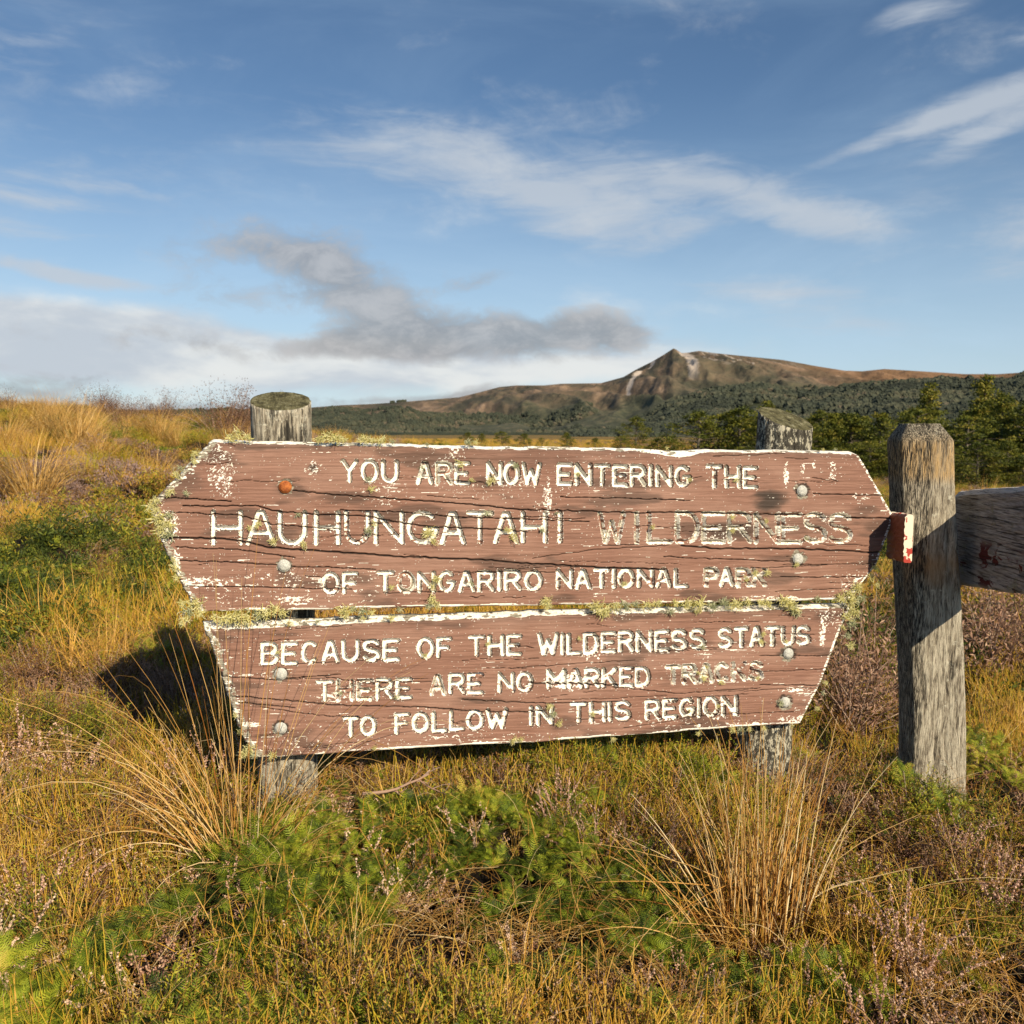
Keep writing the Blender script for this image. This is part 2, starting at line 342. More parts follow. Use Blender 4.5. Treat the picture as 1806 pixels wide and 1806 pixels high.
# painted board: brown stain, white undercoat, grey bare wood
m, t, bs, out = material('brown_painted_board'); o = t.coord()
mk = t.new('ShaderNodeAttribute', attribute_name='mask'); ms = t.new('ShaderNodeSeparateColor', {0: mk.outputs['Color']})
gr = t.noise(t.mapping(o, scale=(1, 1, 22)), 9, 8, .7, .3); pit = t.noise(t.mapping(o, scale=(1, 1, 3)), 260, 4, .7); bigv = t.noise(t.mapping(o, scale=(1, 1, 2)), 3.5, 5, .6)
c_ = t.ramp(gr, [(.28, (.145, .076, .055)), (.5, (.240, .128, .092)), (.72, (.300, .170, .125))])
c_ = t.mix(t.math('MULTIPLY', t.smooth(bigv, .40, .66), .65), c_, (.335, .205, .155)); c_ = t.mix(t.math('MULTIPLY', t.smooth(t.noise(t.mapping(o, (2, 1, 5), scale=(1, 1, 3)), 5, 6, .65), .55, .75), .5), c_, (.17, .085, .065))
c_ = t.mix(t.math('MULTIPLY', t.smooth(pit, .60, .70), .5), c_, (.09, .04, .03))
stk = t.noise(t.mapping(o, scale=(1, 1, 30)), 26, 5, .7)
dirt_shade = t.math('MULTIPLY', ms.outputs[2], t.smooth(t.math('ADD', t.math('MULTIPLY', ms.outputs[2], .35), stk), .42, .72))
c_ = t.mix(dirt_shade, c_, (.055, .04, .032))
bare = t.ramp(t.noise(t.mapping(o, scale=(1, 1, 14)), 40, 5, .7), [(.35, (.07, .06, .045)), (.5, (.27, .25, .19)), (.68, (.58, .55, .45))])
c_ = t.mix(t.smooth(t.math('ADD', ms.outputs[1], t.math('MULTIPLY', t.math('SUBTRACT', pit, .5), .7)), .42, .58), c_, bare)
chip = t.noise(t.mapping(o, scale=(1, 1, 1.6)), 190, 5, .75)
wf = t.smooth(t.math('ADD', ms.outputs[0], t.math('MULTIPLY', t.math('SUBTRACT', chip, .5), .9)), .44, .56)
wcol = t.mix(t.smooth(t.noise(o, 120, 4, .6), .45, .75), (.90, .88, .80), (.60, .56, .44))
c_ = t.mix(wf, c_, wcol)
t.set(bs, 'Base Color', c_); bs.inputs['Roughness'].default_value = .72
t.set(bs, 'Normal', t.bump(t.math('ADD', t.math('ADD', gr, t.math('MULTIPLY', stk, .5)), t.math('ADD', t.math('MULTIPLY', pit, .35), t.math('MULTIPLY', wf, .5))), .55, .0022))
M['board'] = m

# ------------------------------------------------------------------ terrain
_A = np.array([-180, -75, -40, -30, -20, -12, -5, 5, 15, 25, 60, 120, 180.])
_Rr = np.array([0, 2.5, 5, 10, 20, 35, 60, 150, 500, 1500, 3000, 12000.])
_Z = np.array([
 [-1.04]*13, [-1.04, -1.04, -1.04, -1.04, -1.04, -1.04, -1.04, -1.05, -1.08, -1.15, -1.17, -1.06, -1.04],
 [-1.04, -.92, -.93, -.95, -.98, -1, -1.02, -1.04, -1.08, -1.16, -1.2, -1.1, -1.0],
 [-1, -.5, -.57, -.62, -.78, -.95, -1.03, -1.1, -1.12, -1.2, -1.2, -1.1, -1.0],
 [-1, .2, .1, .0, -.25, -.62, -1.0, -1.25, -1.5, -1.72, -1.7, -1.2, -1.0],
 [-1, 1.1, .95, .66, .18, -.42, -1.05, -1.4, -2.2, -2.55, -2.6, -1.5, -1.0],
 [-1, 1.0, .8, .3, -.2, -.9, -1.5, -1.8, -3.1, -3.3, -3.3, -1.8, -1.2],
 [-1.5, -1, -1, -1.2, -1.7, -2.2, -2.6, -2.8, -5, -5.2, -5, -3, -2],
 [-5, -5, -5, -5, -6, -6, -6, -6.5, -8, -8, -8, -6, -5],
 [-12]*13, [-18]*13, [-30]*13])
def mound(x, y): return fbm(x * 3.1, y * 3.1, 3, 8)
def G(x, y):
    x = np.asarray(x, float); y = np.asarray(y, float); r = np.hypot(x, y); a = np.degrees(np.arctan2(x, y))
    i = np.clip(np.searchsorted(_Rr, r) - 1, 0, len(_Rr) - 2); j = np.clip(np.searchsorted(_A, a) - 1, 0, len(_A) - 2)
    fr = np.clip((r - _Rr[i]) / (_Rr[i + 1] - _Rr[i]), 0, 1); fa = np.clip((a - _A[j]) / (_A[j + 1] - _A[j]), 0, 1); fa = fa * fa * (3 - 2 * fa)
    z = (_Z[i, j] * (1 - fa) + _Z[i, j + 1] * fa) * (1 - fr) + (_Z[i + 1, j] * (1 - fa) + _Z[i + 1, j + 1] * fa) * fr
    z = z + (fbm(x * 1.3, y * 1.3, 3, 2) - .5) * .10 * np.clip(r / 3, .25, 1) + (mound(x, y) - .5) * .26 * (1 - sstep(r, 12, 20)) + (fbm(x * 1.1, y * 1.1, 3, 9) - .5) * .8 * sstep(r, 4, 9) * (1 - sstep(r, 60, 90)) + (fbm(x * .35, y * .35, 3, 5) - .5) * .34 * sstep(r, 5, 14) * (1 - sstep(r, 80, 400) * .5)
    return z + EYE
def Gz(x, y): return float(G(np.array([x]), np.array([y]))[0])

rr = np.concatenate([[0], np.geomspace(.35, 12000, 300)]); aa = np.radians(np.linspace(-180, 180, 481))[:-1]
rg, ag = np.meshgrid(rr, aa, indexing='ij'); X = rg * np.sin(ag); Y = rg * np.cos(ag); Z = G(X, Y)
nr, na_ = X.shape; idx = np.arange(nr * na_).reshape(nr, na_); nx = np.roll(idx, -1, axis=1)
Fq = np.stack([idx[:-1], idx[1:], nx[1:], nx[:-1]], -1).reshape(-1, 4)
m, t, bs, out = material('moorland_soil'); o = t.coord()
n = t.noise(o, 3, 8, .7); nb = t.noise(o, .12, 6, .62); nf = t.noise(o, .02, 6, .6)
pos = t.new('ShaderNodeVectorMath', operation='LENGTH'); t.set(pos, 0, t.mapping(o, scale=(1, 1, 0)))
near = t.mix(t.smooth(n, .35, .65), (.012, .009, .006), (.045, .03, .015))
far = t.ramp(t.math('ADD', t.math('MULTIPLY', n, .45), t.math('MULTIPLY', nb, .55)), [(.36, (.07, .055, .015)), (.47, (.18, .12, .03)), (.56, (.32, .19, .05)), (.68, (.40, .25, .09))])
far = t.mix(t.math('MULTIPLY', t.smooth(nf, .45, .6), .5), far, (.08, .085, .025))
t.set(bs, 'Base Color', t.mix(t.smooth(pos.outputs['Value'], 12, 60), near, far)); bs.inputs['Roughness'].default_value = .95
t.set(bs, 'Normal', t.bump(n, 1.0, .25)); M['soil'] = m
gob = link('ground', mesh_np('ground', np.stack([X, Y, Z], -1).reshape(-1, 3), Fq, [M['soil']])); setp(gob, kind='structure')

def prof(pts):                     # reference skyline -> azimuth, elevation tangent
    a = []; e = []
    for px, py in pts:
        d = ray(px, py); a.append(math.atan2(d[0], d[1])); e.append(d[2] / math.hypot(d[0], d[1]))
    return np.array(a), np.array(e)
ridge = prof([(-900, 700), (-300, 712), (100, 722), (350, 722), (548, 718), (600, 714), (650, 712), (700, 709), (760, 704), (810, 700), (850, 690), (880, 682), (910, 679), (960, 679), (990, 676), (1060, 675), (1100, 664), (1120, 652),
              (1150, 637), (1172, 624), (1188, 613.5), (1193, 616), (1202, 622), (1215, 621), (1232, 618), (1260, 622), (1320, 628), (1380, 634), (1440, 645), (1490, 653), (1520, 654), (1560, 650), (1640, 655), (1700, 659), (1760, 659), (1806, 656), (1900, 660), (2300, 680), (3200, 700)])
hill = prof([(900, 800), (1020, 790), (1080, 778), (1110, 760), (1150, 734), (1180, 714), (1249, 693), (1336, 682), (1402, 694), (1492, 685), (1578, 677), (1700, 671), (1769, 667), (1806, 660), (2000, 648), (2400, 660), (3200, 690)])
def terrain(name, pr, r0, r1, r2, z0, na, nr, power, amp, seed, mat):
    a = np.linspace(R(-66), R(80), na); q = np.linspace(0, 1.25, nr); ag, qg = np.meshgrid(a, q)
    rg = r0 + (r1 - r0) * qg; rg = np.where(qg > 1, r1 + (r2 - r1) * (qg - 1) * 4, rg)
    H = np.interp(ag, pr[0], pr[1]) * r1 + EYE - z0
    Xw = rg * np.sin(ag); Yw = rg * np.cos(ag); S = r1 / 4800
    wx = Xw / S + 300 * (fbm(Xw / S / 700, Yw / S / 700, 3, seed + 9) - .5); wy = Yw / S
    rid = 1 - np.abs(2 * fbm(wx / 420 + wy / 1500, wy / 1900 + seed, 5, seed) - 1); rid2 = 1 - np.abs(2 * fbm(wx / 130, wy / 420, 4, seed + 20) - 1)
    qc = np.clip(qg, 0, 1)
    sh = qc ** power
    dn = amp * (4 * qc * (1 - qc)) ** .8 * ((rid - .72) * 1.5 + (rid2 - .7) * .35)
    Zh = z0 + np.maximum(H, 4) * np.where(qg <= 1, sh + dn, 1 - (qg - 1) * 2.2) + np.where(qg <= 1, 0, 0)
    Zh = Zh + (fbm(wx / 45, wy / 60, 4, seed + 30) - .5) * 16 * S * np.clip(qc * 2, 0, 1) * np.where(qg < .97, 1, .25)
    lim = (np.interp(ag, pr[0], pr[1]) * rg + EYE) * 1.0 - 2 * S          # spurs stay under the skyline
    Zh = np.where(qg < .999, np.minimum(Zh, np.where(lim > z0, lim, Zh)), Zh)
    idx = np.arange(na * nr).reshape(nr, na)
    Fq = np.stack([idx[:-1, :-1], idx[:-1, 1:], idx[1:, 1:], idx[1:, :-1]], -1).reshape(-1, 4)
    ob = link(name, mesh_np(name, np.stack([Xw, Yw, Zh], -1).reshape(-1, 3), Fq, [mat], True, {'h': qc.ravel()})); setp(ob, kind='structure')
    return Xw, Yw, Zh, qc, ag
m, t, bs, out = material('mountain_slope'); o = t.coord(); ha = t.new('ShaderNodeAttribute', attribute_name='h').outputs['Fac']
n = t.noise(t.mapping(o, scale=(1, .6, 1)), .006, 9, .62, .6); n2_ = t.noise(o, .035, 6, .65); n3 = t.noise(o, .0016, 4, .55)
up = t.ramp(n, [(.38, (.065, .062, .043)), (.47, (.115, .094, .062)), (.55, (.175, .125, .082)), (.64, (.28, .20, .135))])
low = t.ramp(t.math('ADD', t.math('MULTIPLY', n2_, .5), t.math('MULTIPLY', n, .5)), [(.40, (.045, .053, .035)), (.50, (.08, .085, .052)), (.58, (.125, .115, .07)), (.66, (.18, .14, .09))])
sel = t.smooth(t.math('ADD', ha, t.math('MULTIPLY', t.math('SUBTRACT', n3, .5), 1.0)), .25, .60)
sx = t.new('ShaderNodeSeparateXYZ', {0: o}).outputs[0]
sel = t.math('MAXIMUM', sel, t.math('MULTIPLY', t.smooth(sx, 900, 1500), t.smooth(ha, .3, .5)))
c_ = t.mix(sel, low, up)
c_ = t.mix(t.math('MULTIPLY', t.smooth(sx, 1150, 1800), t.math('MULTIPLY', t.smooth(ha, .3, .6), .55)), c_, (.27, .14, .06))
scree = t.math('MULTIPLY', t.smooth(t.noise(t.mapping(o, rot=(0, 0, R(12)), scale=(1, .12, 1)), .011, 5, .6, .8), .60, .64), t.math('MULTIPLY', t.smooth(ha, .5, .75), t.math('MULTIPLY', t.smooth(sx, 500, 700), t.smooth(sx, 1500, 1250))))
c_ = t.mix(t.math('MULTIPLY', scree, .8), c_, (.42, .36, .30))
sy = t.new('ShaderNodeSeparateXYZ', {0: o}).outputs[1]; bear = t.math('ADD', t.math('DIVIDE', sx, sy), t.math('MULTIPLY', t.math('SUBTRACT', n2_, .5), .010))
def scar(b0_, h0_, slope, wd, lo, hi):                    # pale scree gully running down the mountain side
    d_ = t.math('ABSOLUTE', t.math('SUBTRACT', bear, t.math('ADD', b0_, t.math('MULTIPLY', t.math('SUBTRACT', ha, h0_), slope))))
    return t.math('MULTIPLY', t.smooth(d_, wd, wd * .4), t.math('MULTIPLY', t.smooth(ha, lo, lo + .08), t.smooth(ha, hi, hi - .05)))
sc = t.math('MAXIMUM', scar((1209 - 903) / F, .8, -.028, .0075, .50, 1.0), scar((1140 - 903) / F, .8, .09, .0045, .45, .93))
c_ = t.mix(t.math('MULTIPLY', sc, .85), c_, (.58, .50, .42))
t.set(bs, 'Base Color', c_); bs.inputs['Roughness'].default_value = .95
t.set(bs, 'Normal', t.bump(n2_, .8, 14)); M['mount'] = m
MT = terrain('mountain', ridge, 2600, 4800, 6500, -22, 1900, 160, 1.15, .42, 3, M['mount'])
m, t, bs, out = material('forest_floor'); o = t.coord()
n = t.noise(o, .02, 8, .65); t.set(bs, 'Base Color', t.mix(t.smooth(n, .35, .65), (.02, .03, .012), (.06, .065, .028))); bs.inputs['Roughness'].default_value = .95
t.set(bs, 'Normal', t.bump(n, 1, 8)); M['ffloor'] = m
FH = terrain('hill', hill, 900, 2000, 2700, -14, 700, 90, 1.2, .16, 8, M['ffloor'])

def blob_mesh(name, mat, seed, sx=1, sz=1.1, n=7):
    rs = np.random.default_rng(seed); V = []; Fs = []
    for b in range(4):
        c0 = rs.normal(0, .33, 3) * np.array([1, 1, .55]); rad = rs.uniform(.45, .75); base = len(V)
        for i in range(5):
            th = math.pi * (i + .5) / 5
            for j in range(n):
                ph = 2 * math.pi * j / n + i * .4; q = rad * rs.uniform(.72, 1.25)
                V.append([c0[0] + q * math.sin(th) * math.cos(ph) * sx, c0[1] + q * math.sin(th) * math.sin(ph) * sx, c0[2] + q * math.cos(th) * sz])
        for i in range(4):
            for j in range(n): Fs.append((base + i * n + j, base + (i + 1) * n + j, base + (i + 1) * n + (j + 1) % n, base + i * n + (j + 1) % n))
        Fs.append(tuple(base + j for j in range(n)))
    return mesh_np(name, np.array(V), Fs, [mat], False, {'h': np.zeros(len(V)), 'k': rs.random(len(V))})
crowns = [blob_mesh('forest_crown', M['forest'], s) for s in range(5)]
def sample_terrain(T, n, cond):
    Xw, Yw, Zh, qc, ag = T; nr, na = Xw.shape
    i = RNG.integers(0, int(nr * .84), n); j = RNG.integers(0, na - 1, n); f = RNG.random(n); h = RNG.random(n)
    def L_(A_): return A_[i, j] * (1 - f) * (1 - h) + A_[i + 1, j] * f * (1 - h) + A_[i, j + 1] * (1 - f) * h + A_[i + 1, j + 1] * f * h
    x, y, z, q, a = map(L_, (Xw, Yw, Zh, qc, ag)); k_ = cond(x, y, z, q, a); return x[k_], y[k_], z[k_], q[k_], a[k_]
def rz(n): return np.stack([np.zeros(n), np.zeros(n), RNG.uniform(0, 6.28, n)], -1)
x, y, z, q, a = sample_terrain(FH, 56000, lambda x, y, z, q, a: (a > R(4)) & (a < R(72)) & (fbm(x / 140, y / 140, 3, 4) < .66))
s = RNG.uniform(5.5, 10.5, len(x)) * (.7 + .3 * np.clip(y / 1500, 0, 1.3))
scatter('forest', 'dark green beech forest covering the near hill', np.stack([x, y, z + s * .25], -1), rz(len(x)), s, np.clip(fbm(x / 110, y / 110, 4, 6) * 1.3 - .2 + RNG.normal(0, .12, len(x)), 0, 1), crowns)
x, y, z, q, a = sample_terrain(MT, 45000, lambda x, y, z, q, a: (q < .08 + .9 * (fbm(x / 420, y / 620, 4, 14) - .35) + .65 * sstep(-x, 50, 650) - .15 * sstep(x, 700, 1500)) & (a > R(-50)) & (a < R(60)))
s = RNG.uniform(6, 11, len(x))
scatter('forest', 'patchy forest on the lower mountain slopes', np.stack([x, y, z + s * .2], -1), rz(len(x)), s, np.clip(fbm(x / 200, y / 200, 4, 6) * 1.2 - .05 + RNG.normal(0, .12, len(x)), 0, 1), crowns)

# ------------------------------------------------------------------ the sign
YAW = R(12.9); D0 = at(903, 1000, 2.28)
dU = np.array([math.cos(YAW), math.sin(YAW), 0]); nB = np.array([math.sin(YAW), -math.cos(YAW), 0])
ROOT = np.array([D0[0], D0[1], 0.0])
sign = bpy.data.objects.new('wilderness_sign', None); COL.objects.link(sign); sign.location = ROOT; sign.rotation_euler = (0, 0, YAW)
setp(sign, 'weathered brown two-board wooden sign with white carved lettering on two round posts', 'sign')
def S(px, py, back=0.0):          # reference pixel -> (x, z) on the sign plane `back` metres behind its face
    d = ray(px, py); o_ = np.array([0, 0, EYE]); P0 = ROOT - nB * back
    k_ = np.dot(P0 - o_, nB) / np.dot(d, nB); p = o_ + d * k_ - P0
    return float(np.dot(p, dU)), float(p[2])
def S_arr(PX, PY):
    x_ = (PX - 903) / F; y_ = (903 - PY) / F; c, s_ = math.cos(TILT), math.sin(TILT)
    dx, dy, dz = x_, c + s_ * y_, -s_ + c * y_
    k_ = (np.dot(ROOT - np.array([0, 0, EYE]), nB)) / (dx * nB[0] + dy * nB[1])
    return (dx * k_ - ROOT[0]) * dU[0] + (dy * k_ - ROOT[1]) * dU[1], EYE + dz * k_

# --- stroke font
def arc(cx, cy, rx, ry, a0, a1, n=8): return [(cx + rx * math.cos(R(a0 + (a1 - a0) * i / n)), cy + ry * math.sin(R(a0 + (a1 - a0) * i / n))) for i in range(n + 1)]
FONT = {
 'A': [[(0, 0), (.42, 1), (.58, 1), (1, 0)], [(.17, .34), (.83, .34)]],
 'B': [[(0, 0), (0, 1), (.6, 1)] + arc(.62, .76, .33, .24, 90, -90, 6) + [(0, .52)], [(.6, .52)] + arc(.64, .26, .36, .26, 90, -90, 6) + [(0, 0)]],
 'C': [arc(.5, .5, .5, .5, 48, 312, 14)],
 'D': [[(0, 0), (0, 1), (.45, 1)] + arc(.5, .5, .5, .5, 80, -80, 9) + [(.45, 0), (0, 0)]],
 'E': [[(1, 1), (0, 1), (0, 0), (1, 0)], [(0, .5), (.8, .5)]],
 'F': [[(1, 1), (0, 1), (0, 0)], [(0, .5), (.8, .5)]],
 'G': [arc(.5, .5, .5, .5, 48, 340, 15) + [(1, .45), (.6, .45)]],
 'H': [[(0, 0), (0, 1)], [(1, 0), (1, 1)], [(0, .5), (1, .5)]],
 'I': [[(.5, 0), (.5, 1)]],
 'K': [[(0, 0), (0, 1)], [(1, 1), (.05, .42)], [(.35, .62), (1, 0)]],
 'L': [[(0, 1), (0, 0), (1, 0)]],
 'M': [[(0, 0), (0, 1), (.5, .35), (1, 1), (1, 0)]],
 'N': [[(0, 0), (0, 1), (1, 0), (1, 1)]],
 'O': [arc(.5, .5, .5, .5, 90, 450, 18)],
 'P': [[(0, 0), (0, 1), (.6, 1)] + arc(.62, .75, .36, .25, 90, -90, 6) + [(0, .5)]],
 'R': [[(0, 0), (0, 1), (.6, 1)] + arc(.62, .75, .36, .25, 90, -90, 6) + [(0, .5)], [(.5, .5), (1, 0)]],
 'S': [arc(.5, .75, .48, .25, 25, 270, 9)[:-1] + arc(.5, .25, .5, .25, 90, -155, 9)],
 'T': [[(0, 1), (1, 1)], [(.5, 1), (.5, 0)]],
 'U': [[(0, 1), (0, .4)] + arc(.5, .4, .5, .4, 180, 360, 9) + [(1, 1)]],
 'W': [[(0, 1), (.24, 0), (.5, .7), (.76, 0), (1, 1)]],
 'Y': [[(0, 1), (.5, .5), (1, 1)], [(.5, .5), (.5, 0)]],
}
WID = {'I': .05, 'W': .95, 'M': .9, 'N': .72, 'O': .72, 'L': .6, 'E': .62, 'F': .6}
LET = []                          # (board, char, polylines in reference px, wear, half width)
def word(bd, txt, x0, x1, yt0, yb0, yt1, yb1, wear=.25, hw=4.0, xs=None):
    if xs is None:
        ws = [WID.get(ch, .68) for ch in txt]; gap = .30; tot = sum(ws) + gap * (len(txt) - 1); k_ = (x1 - x0 - 2 * hw) / tot; x = x0 + hw; xs = []
        for w_ in ws: xs.append((x, x + w_ * k_)); x += (w_ + gap) * k_
    else: xs = [(a + hw * .8, b - hw * .8) if b > a else (a - .5, a + .5) for a, b in xs]
    for ch, (a, b) in zip(txt, xs):
        jx, jy = random.uniform(-.6, .6), random.uniform(-.8, .8)
        pl = []
        for st in FONT[ch]:
            P = []
            for (u, v) in st:
                px = a + (b - a) * u + jx; q = (px - x0) / (x1 - x0); yt = yt0 + (yt1 - yt0) * q + hw * .8; yb = yb0 + (yb1 - yb0) * q - hw * .8
                P.append((px + random.uniform(-.25, .25), yb + (yt - yb) * v + jy))
            pl.append(P)
        LET.append((bd, ch, pl, min(.95, max(0, wear + .04 + random.uniform(-.14, .2))), hw * random.uniform(.93, 1.07)))
word(0, 'YOU', 601, 704, 810, 852, 812, 853, .2); word(0, 'ARE', 734, 831, 813, 854, 814, 855, .35); word(0, 'NOW', 858, 956, 814, 855, 815, 856, .3)
word(0, 'ENTERING', 983, 1221, 817, 857, 821, 859, .25); word(0, 'THE', 1246, 1338, 820, 861, 822, 862, .2)
word(0, 'HAUHUNGATAHI', 372, 993, 900, 963, 903, 959, .22, 4.4, [(372, 427), (434, 487), (490, 541), (554, 600), (607, 652), (659, 712), (718, 774), (776, 821), (823, 871), (870, 915), (920, 966), (989, 989)])
word(0, 'WILDERNESS', 1055, 1504, 901, 959, 905, 959, .60, 4.0, [(1055, 1103), (1123, 1123), (1142, 1187), (1192, 1234), (1239, 1280), (1284, 1327), (1330, 1375), (1377, 1414), (1418, 1459), (1461, 1504)])
word(0, 'OF', 567, 633, 1009, 1048, 1008, 1047, .15); word(0, 'TONGARIRO', 664, 958, 1008, 1047, 1005, 1042, .3); word(0, 'NATIONAL', 981, 1216, 1004, 1040, 1002, 1037, .25); word(0, 'PARK', 1241, 1353, 1002, 1036, 1002, 1035, .5)
word(1, 'BECAUSE', 459, 706, 1134, 1175, 1126, 1166, .1, 4.2); word(1, 'OF', 735, 798, 1125, 1163, 1124, 1161, .15); word(1, 'THE', 826, 922, 1122, 1160, 1119, 1157, .2)
word(1, 'WILDERNESS', 948, 1246, 1118, 1158, 1108, 1146, .1, 4.2); word(1, 'STATUS', 1267, 1432, 1107, 1145, 1102, 1138, .2, 4.0)
word(1, 'THERE', 557, 728, 1200, 1238, 1195, 1233, .4); word(1, 'ARE', 757, 853, 1190, 1227, 1187, 1225, .4); word(1, 'NO', 878, 942, 1187, 1224, 1185, 1221, .4)
word(1, 'MARKED', 964, 1149, 1181, 1217, 1175, 1211, .3); word(1, 'TRACKS', 1173, 1347, 1173, 1208, 1166, 1201, .55)
word(1, 'TO', 604, 665, 1264, 1301, 1262, 1299, .12, 4.2); word(1, 'FOLLOW', 695, 898, 1259, 1297, 1249, 1285, .15, 4.2); word(1, 'IN', 933, 977, 1246, 1282, 1244, 1280, .3)
word(1, 'THIS', 1006, 1115, 1241, 1277, 1236, 1272, .2); word(1, 'REGION', 1137, 1303, 1235, 1271, 1227, 1263, .3)

def segdist(PX, PY, x1, y1, x2, y2):
    dx, dy = x2 - x1, y2 - y1; L2 = dx * dx + dy * dy + 1e-9; u = np.clip(((PX - x1) * dx + (PY - y1) * dy) / L2, 0, 1)
    return np.hypot(PX - x1 - u * dx, PY - y1 - u * dy)
CR0 = [([(279, 877), (340, 880), (407, 885)], 1.2), ([(322, 893), (380, 893), (450, 892), (488, 902), (560, 908), (640, 910), (720, 925), (790, 931), (870, 934), (930, 938)], 1.3),
       ([(517, 865), (589, 873), (705, 881), (821, 889), (900, 897), (938, 900)], 1.3), ([(276, 949), (340, 949), (395, 951), (440, 958), (472, 966), (589, 974), (705, 982), (850, 988), (940, 995), (1055, 1001), (1170, 1005)], 1.9),
       ([(317, 989), (400, 992), (488, 997)], 1.1), ([(511, 1000), (590, 1001), (662, 1005)], 1.0), ([(989, 877), (1100, 879), (1218, 883)], .9), ([(930, 899), (1132, 905), (1230, 904), (1326, 907), (1420, 908)], 1.3),
       ([(1500, 913), (1576, 915)], 1.3), ([(1202, 962), (1260, 968), (1404, 968), (1480, 972), (1559, 975)], 1.6), ([(1435, 871), (1574, 875)], 1.0), ([(1171, 982), (1280, 987), (1396, 991)], .9), ([(1377, 1018), (1528, 1018)], .9),
       ([(310, 965), (420, 970), (520, 984)], 1.1), ([(300, 1034), (460, 1036), (620, 1040)], .9), ([(300, 904), (420, 909), (480, 925), (600, 935)], 1.0), ([(940, 985), (1050, 970), (1180, 962)], .7), ([(600, 900), (700, 903), (800, 912), (960, 917), (1040, 921)], 1.0)]
CR1 = [([(386, 1193), (440, 1197), (486, 1200), (600, 1190)], 1.1), ([(405, 1228), (500, 1236), (596, 1245), (742, 1248), (852, 1256), (960, 1257)], 1.4), ([(815, 1234), (880, 1238), (961, 1241), (1100, 1238)], 1.2),
       ([(930, 1207), (980, 1207), (1031, 1208), (1090, 1209)], 1.6), ([(1080, 1212), (1200, 1224), (1340, 1214)], .9), ([(1340, 1209), (1440, 1209)], 1.0), ([(460, 1248), (560, 1262), (640, 1268)], .9), ([(420, 1240), (520, 1249)], 1.1),
       ([(560, 1192), (640, 1205), (760, 1203)], .8), ([(1100, 1285), (1250, 1262), (1400, 1256)], .8), ([(1340, 1157), (1470, 1157)], .9), ([(900, 1180), (1000, 1172), (1120, 1165)], .7)]
BOLTS = [(503, 859), (501, 998), (1415, 866), (1408, 986), (495, 1189), (495, 1285), (1391, 1153), (1385, 1239)]
